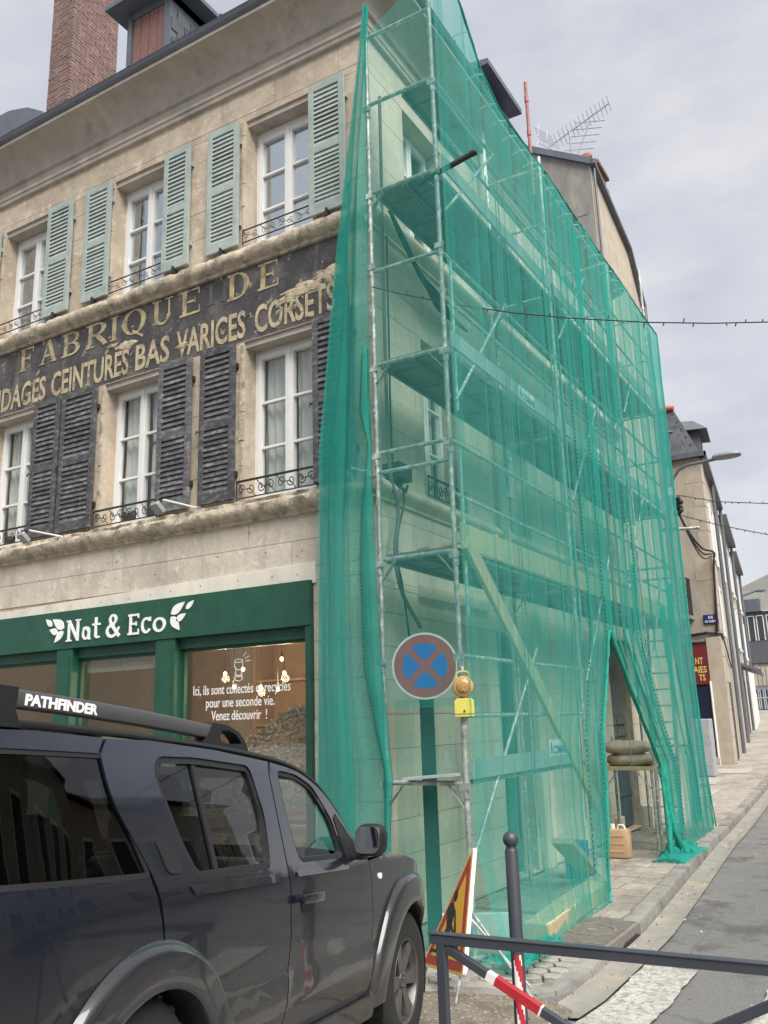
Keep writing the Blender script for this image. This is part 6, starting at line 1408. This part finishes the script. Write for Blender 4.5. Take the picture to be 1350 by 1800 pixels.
for side in (0, 1):
    # front fender: nose to the door gap, arch cut out (s grows backwards)
    top = spline([(.705, 1.085), (.5, 1.10), (.3, 1.105), (0, 1.075), (-.25, 1.01), (-.45, .93), (-.60, .80), (-.66, .62)], 4)
    fen = top+[(-.66, .42), (-.47, .40)]+[p for p in arc(FA, R_IN+.0, 178, 0, 22)]+[(.50, sill), (.665, sill), (.655, .60), (.66, .83)]
    panel('front_fender', fen, [], M_paint, side)
    # front door
    fd_ = [(.672, .42), (.662, .62), (.667, .83), (.712, 1.085), (.80, 1.14)]+spline([(.86, 1.19), (1.02, 1.345), (1.19, 1.455), (1.42, 1.53), (1.70, 1.56)], 3)+[(1.735, 1.5), (1.735, 1.1), (1.705, .83), (1.73, .55), (1.765, .42)]
    fg = roundp([(1.06, 1.115), (1.105, 1.30), (1.27, 1.465), (1.44, 1.515), (1.655, 1.53), (1.645, 1.3), (1.60, 1.115)], .05)
    d1 = panel('front_door', fd_, [fg], M_paint, side)
    panel('window_seal', inset(fg, -.004), [inset(fg, .022)], M_trim, side, off=-.008, depth=.02, parent=d1)
    panel('door_glass', inset(fg, .015), [], M_cglass, side, off=-.022, depth=.003, parent=d1, g=.15)
    tri_ = [(.80, 1.125), (1.035, 1.125), (1.085, 1.31), (1.05, 1.33)]
    panel('quarter_trim', tri_, [], M_trim, side, off=.004, depth=.01, parent=d1)
    # rear door
    trail = spline([(3.0, 1.52), (2.955, 1.36), (2.80, 1.14), (2.735, .98), (2.715, .92), (2.62, .80)], 4)
    rd_ = [(1.775, .42), (1.74, .55), (1.715, .83), (1.745, 1.1), (1.745, 1.5), (1.72, 1.562), (2.2, 1.585), (2.7, 1.59), (2.95, 1.575)]+trail+[(2.61, .785)]+[p for p in arc(RA, R_IN, 115, 180, 12)]+[(2.33, .42)]
    rg = roundp([(1.90, 1.105), (1.865, 1.32), (1.925, 1.535), (2.39, 1.545), (2.655, 1.535), (2.70, 1.48), (2.585, 1.22), (2.50, 1.10)], .045)
    d2 = panel('rear_door', rd_, [rg], M_paint, side)
    panel('window_seal', inset(rg, -.004), [inset(rg, .026)], M_trim, side, off=-.008, depth=.02, parent=d2)
    panel('door_glass', inset(rg, .018), [], M_tint, side, off=-.022, depth=.003, parent=d2, g=.15)
    panel('window_divider', [(2.325, 1.11), (2.355, 1.11), (2.405, 1.54), (2.375, 1.54)], [], M_trim, side, off=-.012, depth=.02, parent=d2)
    # rear quarter
    rq = [(2.632, .785), (2.73, .92), (2.75, .98), (2.815, 1.14), (2.97, 1.36), (3.015, 1.52), (2.965, 1.578), (3.3, 1.575), (3.86, 1.55), (3.93, 1.1), (3.92, .5), (3.30, .42)]+[p for p in arc(RA, R_IN, 2, 113, 16)]
    qg = roundp([(2.80, 1.125), (2.90, 1.32), (2.925, 1.50), (2.96, 1.525), (3.62, 1.51), (3.72, 1.13)], .03)
    qp = panel('rear_quarter', rq, [qg], M_paint, side)
    panel('window_seal', inset(qg, -.004), [inset(qg, .016)], M_trim, side, off=-.004, depth=.02, parent=qp)
    panel('quarter_glass', inset(qg, .012), [], M_tint2, side, off=-.010, depth=.003, parent=qp, g=.12)
    panel('hidden_handle', roundp([(2.60, 1.13), (2.66, 1.245), (2.76, 1.25), (2.70, 1.13)], .03), [], M_trim, side, off=.004, depth=.02, parent=d2)
    # arch flares
    for c in (FA, (2.765, .352)):
        R_OUT = .60 if c is FA else .565; R_IN = .435 if c is FA else .425
        PRF = [(R_OUT+.012, .004), (R_OUT+.004, -.014), (R_OUT-.008, -.030), (R_OUT-.03, -.036), (.54, -.040), (.49, -.044), (R_IN+.02, -.046), (R_IN+.004, -.042), (R_IN-.004, -.02), (R_IN-.004, .09)]
        def flf(u, v, c=c):
            k = v*(len(PRF)-1); i0 = min(int(k), len(PRF)-2); t = k-i0; r = PRF[i0][0]+(PRF[i0+1][0]-PRF[i0][0])*t; d = PRF[i0][1]+(PRF[i0+1][1]-PRF[i0][1])*t
            a = math.radians(-4+188*u); s_, h_ = c[0]+r*math.cos(a), c[1]+r*math.sin(a); w = wsur(s_, max(h_, .36))+d
            return (-s_, w if side == 0 else W_-w, h_)
        mb = MB(); mb.grid(flf, 64, len(PRF)-1); cpart(mb, 'arch_flare', M_dusty, None, smooth=50)
    # sill
    panel('sill_step', roundp([(.58, .30), (2.26, .30), (2.28, .415), (.60, .415)], .03), [], M_dusty, side, off=.03, depth=.12)
    # belt highlights are a pressed ledge under the windows
    panel('belt_ledge', roundp([(1.03, 1.06), (1.66, 1.06), (1.66, 1.092), (1.03, 1.092)], .015), [], M_paint, side, off=.006, depth=.02, parent=d1)
    panel('belt_ledge', roundp([(1.84, 1.05), (2.54, 1.05), (2.58, 1.085), (1.84, 1.085)], .015), [], M_paint, side, off=.007, depth=.02, parent=d2)
    # handle, repeater, mirror, rail
    S = (lambda s, w, h: (-s, w, h)) if side == 0 else (lambda s, w, h: (-s, W_-w, h))
    mb = MB(); mb.box(S(1.44, -.045, .945), S(1.67, -.022, .985)); mb.box(S(1.46, -.03, .95), S(1.49, .02, .98)); mb.box(S(1.62, -.03, .95), S(1.65, .02, .98)); hd = cpart(mb, 'door_handle', M_paint, d1, smooth=40, bevel=.008)
    panel('handle_cup', roundp([(1.50, .90), (1.62, .90), (1.62, 1.01), (1.50, 1.01)], .05), [], M_trim, side, off=.002, depth=.004, parent=d1)
    panel('side_repeater', roundp([(.535, .985), (.585, .985), (.585, 1.015), (.535, 1.015)], .012), [], M_white, side, off=.006, depth=.01)
    mb = MB()
    def mir(u, v):
        a = 2*PI*u; b = PI*(v-.5); c_ = abs(math.cos(b))**.45
        fx = lambda t, e: math.copysign(abs(t)**e, t)
        return S(.93-.07*fx(math.sin(b), .8), -.085-.082*c_*fx(math.cos(a), .62), 1.20+.082*c_*fx(math.sin(a), .62))
    mb.grid(mir, 32, 14); mi_ = cpart(mb, 'mirror', M_trim, None, smooth=60)
    mb = MB(); mb.box(S(.88, .03, 1.10), S(.96, -.05, 1.13)); cpart(mb, 'mirror_arm', M_trim, mi_, bevel=.01)
    mb = MB(); mb.prism(roundp([(-.066, -.066), (.066, -.066), (.066, .066), (-.066, .066)], .045, 6), lambda a, b, d: S(1.000+d+.02*a, -.085+a, 1.20+b), 0, .004); cpart(mb, 'mirror_glass', M_chrome, mi_)
    # roof rail with cast ends
    rz = lambda s: 1.672-.018*((s-2.9)/.9)**2
    y0 = .205
    mb = MB()
    def railfn(u, v):
        s = 2.16+1.60*u; a = 2*PI*v; c_, s_ = math.cos(a), math.sin(a); return S(s, y0+.028*math.copysign(abs(c_)**.35, c_), rz(s)+.029*math.copysign(abs(s_)**.35, s_))
    mb.grid(railfn, 24, 16); rl = cpart(mb, 'roof_rail', M_rail, None, smooth=60)
    def foot(pts, hole=None):
        mb = MB()
        fn = lambda a, b, d: S(a, d, b)
        if hole:
            o_, i_ = pts, hole; n_ = len(o_)
            for d_ in (y0-.03, y0+.03): mb.add([fn(*p, d_) for p in o_]+[fn(*p, d_) for p in i_], [(k, (k+1) % n_, n_+(k+1) % n_, n_+k) for k in range(n_)])
            for q_ in (o_, i_): mb.add([fn(*p, d_) for d_ in (y0-.03, y0+.03) for p in q_], [(k, (k+1) % n_, n_+(k+1) % n_, n_+k) for k in range(n_)])
        else: mb.prism(pts, fn, y0-.03, y0+.03)
        cpart(mb, 'rail_foot', M_trim, rl, smooth=35)
    o_ = [(2.26, 1.60), (2.24, 1.64), (2.2, 1.70), (2.08, 1.70), (1.97, 1.68), (1.90, 1.64), (1.86, 1.59), (2.05, 1.595)]
    i_ = [(2.12, 1.625), (2.13, 1.645), (2.12, 1.675), (2.07, 1.68), (2.0, 1.668), (1.955, 1.645), (1.94, 1.63), (2.03, 1.62)]
    foot(dens(o_, 1), dens(i_, 1))
    foot([(3.35, 1.58), (3.38, 1.63), (3.38, 1.70), (3.75, 1.69), (3.9, 1.62), (3.95, 1.56)])
    if side == 0:
        text('PATHFINDER', lambda a, b, d: (-(3.345-.36*a), y0-.0285-d, rz(3.345-.36*a)-.019+.036*b), M_wlet, 'rail_lettering', None, bold=.045, depth=.0012).parent = rl
    # wheels
    for c in (FA, RA):
        wy = .13
        mb = MB(); ctr = Vector(S(c[0], wy, c[1])); ax = Vector((0, -1, 0)) if side == 0 else Vector((0, 1, 0))
        mb.lathe([(.225, .105), (.30, .118), (.345, .112), (.37, .095), (.381, .07), (.381, -.07), (.37, -.095), (.30, -.118), (.225, -.1)], ctr, ax, 40, cap=False)
        for k in range(48):
            a = 2*PI*k/48; u_ = ax.orthogonal().normalized(); v_ = ax.cross(u_); rr = u_*math.cos(a)+v_*math.sin(a)
            mb.obox(ctr+rr*.381+ax*(.045 if k % 2 else -.045), rr*.006, ax*.04, rr.cross(ax)*.017)
        wh = cpart(mb, 'wheel', M_tyre, None, smooth=35)
        mb = MB(); mb.lathe([(.235, .10), (.228, .108), (.218, .10), (.205, .05), (.20, -.08)], ctr, ax, 40, cap=False); mb.lathe([(.055, .055), (.05, .082), (.04, .088), (.001, .09)], ctr, ax, 20, cap=False)
        u_ = ax.orthogonal().normalized(); v_ = ax.cross(u_)
        for k in range(6):
            a = 2*PI*k/6+.26
            def sp(r, t, d): return ctr+(u_*math.cos(a)+v_*math.sin(a))*r+(-u_*math.sin(a)+v_*math.cos(a))*t+ax*d
            Q = [(.04, -.028, .078), (.04, .028, .078), (.13, .034, .085), (.13, -.034, .085), (.215, -.048, .095), (.215, .048, .095)]
            Q2 = [sp(*p) for p in Q]+[sp(r, t*1.05, d-.03) for r, t, d in Q]
            mb.add(Q2, [(0,1,2,3),(3,2,5,4),(0,3,9,6),(3,4,10,9),(1,7,8,2),(2,8,11,5),(6,9,8,7),(9,10,11,8)])
        for k in range(5): a = 2*PI*k/5; mb.lathe([(.011, 0), (.010, .012), (.001, .014)], ctr+(u_*math.cos(a)+v_*math.sin(a))*.036+ax*.082, ax, 8)
        cpart(mb, 'rim', M_alloy, wh, smooth=35)
        mb = MB(); mb.lathe([(.21, -.03), (.001, -.03)], ctr, ax, 24, cap=False); mb.lathe([(.15, .02), (.15, .03), (.06, .03)], ctr, ax, 24, cap=False); cpart(mb, 'brake_disc', M_trim, wh)
        mb = MB(); n = 24
        def well(u, v): a = PI*(-.1+1.2*u); return S(c[0]+(R_IN-.01)*math.cos(a), .03+.30*v, c[1]+(R_IN-.01)*math.sin(a))
        mb.grid(well, 24, 2); cpart(mb, 'wheel_well', M_trim, None, smooth=60)
# roof
def roof_h(s): 
    T_ = [(1.10, 1.46), (1.19, 1.475), (1.42, 1.54), (1.7, 1.575), (2.1, 1.60), (2.8, 1.605), (3.4, 1.59), (3.85, 1.555)]
    for (a, b), (c, d) in zip(T_, T_[1:]):
        if s <= c: return b+(d-b)*(s-a)/(c-a)
    return T_[-1][1]
def roofp(u, v):
    s = 1.28+2.58*u; he = roof_h(s)-.012; we = wsur(s, he)+.004; t = 2*v-1
    return (-s, W_/2+(W_/2-we)*t, he+.055*(1-abs(t)**3.2)*min(1, .35+(s-1.28)*1.3))
mb = MB(); mb.grid(roofp, 46, 30); cpart(mb, 'roof', M_paint, None, smooth=60)
for sgn in (0, 1):
    mb = MB(); P = [(1.0, 1.335), (1.19, 1.47), (1.42, 1.545), (1.7, 1.578), (2.2, 1.598), (2.8, 1.60), (3.4, 1.59), (3.85, 1.56)]
    mb.tube([(-s, (wsur(s, h)+.012 if sgn == 0 else W_-wsur(s, h)-.012), h) for s, h in spline(P, 4)], .014, 6); cpart(mb, 'roof_gutter_strip', M_trim, None, smooth=60)
    mb = MB(); Q = spline([(.72, 1.10), (.86, 1.20), (1.02, 1.355), (1.19, 1.475), (1.40, 1.55)], 5)
    vs = []
    for s, h in Q:
        w = wsur(s, h); 
        for d, e in ((0, 0), (.05, .018), (.10, .03)): y = w+d; vs.append((-s+e*.8, y if sgn == 0 else W_-y, h+e*.3))
    n = len(Q); mb.add(vs, [(i*3+j, i*3+j+1, (i+1)*3+j+1, (i+1)*3+j) for i in range(n-1) for j in range(2)]); cpart(mb, 'windscreen_pillar', M_paint, None, smooth=60)
# windscreen, bonnet, nose, tail
mb = MB()
def wsc(u, v):
    s = .70+.66*v; h = 1.10+.44*v**.9; we = wsur(s+.02, min(h, 1.55))+.09; t = 2*u-1; return (-(s-.12*(1-t*t)*(1-.5*v)), W_/2+(W_/2-we)*t, h+.03*(1-t*t)*v)
mb.grid(wsc, 16, 10); cpart(mb, 'windscreen', M_cglass, None, smooth=60)
def bon(u, v):
    s = .74-1.36*v; T_ = [(-.7, .72), (-.60, .82), (-.45, .935), (-.25, 1.012), (0, 1.077), (.3, 1.106), (.8, 1.10)]
    h = T_[-1][1]
    for (a, b), (c, d) in zip(T_, T_[1:]):
        if a <= s <= c: h = b+(d-b)*(s-a)/(c-a); break
    we = wsur(s, h)+.004; t = 2*u-1; return (-s, W_/2+(W_/2-we)*t, h+.055*(1-t**4)*(1 if s > -.4 else .6))
mb = MB(); mb.grid(bon, 20, 26); cpart(mb, 'bonnet', M_paint, None, smooth=60)
mb = MB()
mb.grid(lambda u, v: (.66+.13*math.sin(PI*u)**.5-.06*abs(v-.5), .30+(W_-.60)*u, .36+.46*v), 20, 10); cpart(mb, 'front_bumper', M_paint, None, smooth=60)
mb = MB(); mb.box((.70, .55, .70), (.80, W_-.55, .90)); cpart(mb, 'grille', M_alloy, None, bevel=.01)
for y in (.32, W_-.32): mb = MB(); mb.box((.50, y-.16, .68), (.72, y+.16, .88)); cpart(mb, 'headlight', M_chrome, None, bevel=.03)
mb = MB(); mb.box((-3.93, .10, .45), (-3.85, W_-.10, 1.54)); cpart(mb, 'tailgate', M_paint, None, bevel=.03)
# floor and cabin
mb = MB(); mb.box((-3.85, .14, .34), (.55, W_-.14, .42)); mb.box((-3.8, .17, .42), (-2.5, W_-.17, .95)); mb.box((-.62, .25, .42), (.5, W_-.25, .98)); cpart(mb, 'underbody', M_trim, None)
mb = MB(); mb.box((-1.02, .12, .72), (-.42, W_-.12, 1.085)); mb.box((-1.1, .3, .9), (-.9, W_-.3, 1.10)); cpart(mb, 'dashboard', M_seat, None, bevel=.04)
for y in (.50, W_-.50):
    mb = MB(); mb.box((-1.95, y-.24, .55), (-1.4, y+.24, .72)); mb.obox((-1.98, y, 1.0), (.07, 0, 0), (0, .23, 0), (-.09, 0, .32)); mb.obox((-2.09, y, 1.40), (.05, 0, 0), (0, .12, 0), (-.02, 0, .09)); cpart(mb, 'front_seat', M_seat, None, bevel=.05, smooth=50)
mb = MB(); mb.box((-2.9, .25, .55), (-2.4, W_-.25, .75)); mb.obox((-2.95, W_/2, 1.0), (.07, 0, 0), (0, W_/2-.25, 0), (-.08, 0, .3)); cpart(mb, 'rear_seat', M_seat, None, bevel=.05, smooth=50)
mb = MB(); cw = Vector((-1.22, W_-.5, 1.02)); axw = Vector((-.9, 0, .42)).normalized(); u_ = axw.orthogonal().normalized(); v_ = axw.cross(u_)
mb.tube([cw+(u_*math.cos(2*PI*k/28)+v_*math.sin(2*PI*k/28))*.19 for k in range(28)], .017, 8, closed=True); mb.lathe([(.08, -.02), (.085, .02), (.06, .035), (.001, .04)], cw, axw, 16)
for k in range(3): a = PI/2+k*2*PI/3; mb.tube([cw, cw+(u_*math.cos(a)+v_*math.sin(a))*.19], .016, 6)
cpart(mb, 'steering_wheel', M_trim, None, smooth=50)
mb = MB(); mb.obox((-1.12, W_/2, 1.42), (.01, 0, .0), (0, .13, 0), (0, 0, .035)); cpart(mb, 'inner_mirror', M_trim, None, bevel=.01)
mb = MB(); mb.obox((-1.02, W_/2+.25, 1.36), (.02, 0, .03), (0, .05, 0), (.002, 0, .001)); cpart(mb, 'windscreen_sticker', M_white, None)
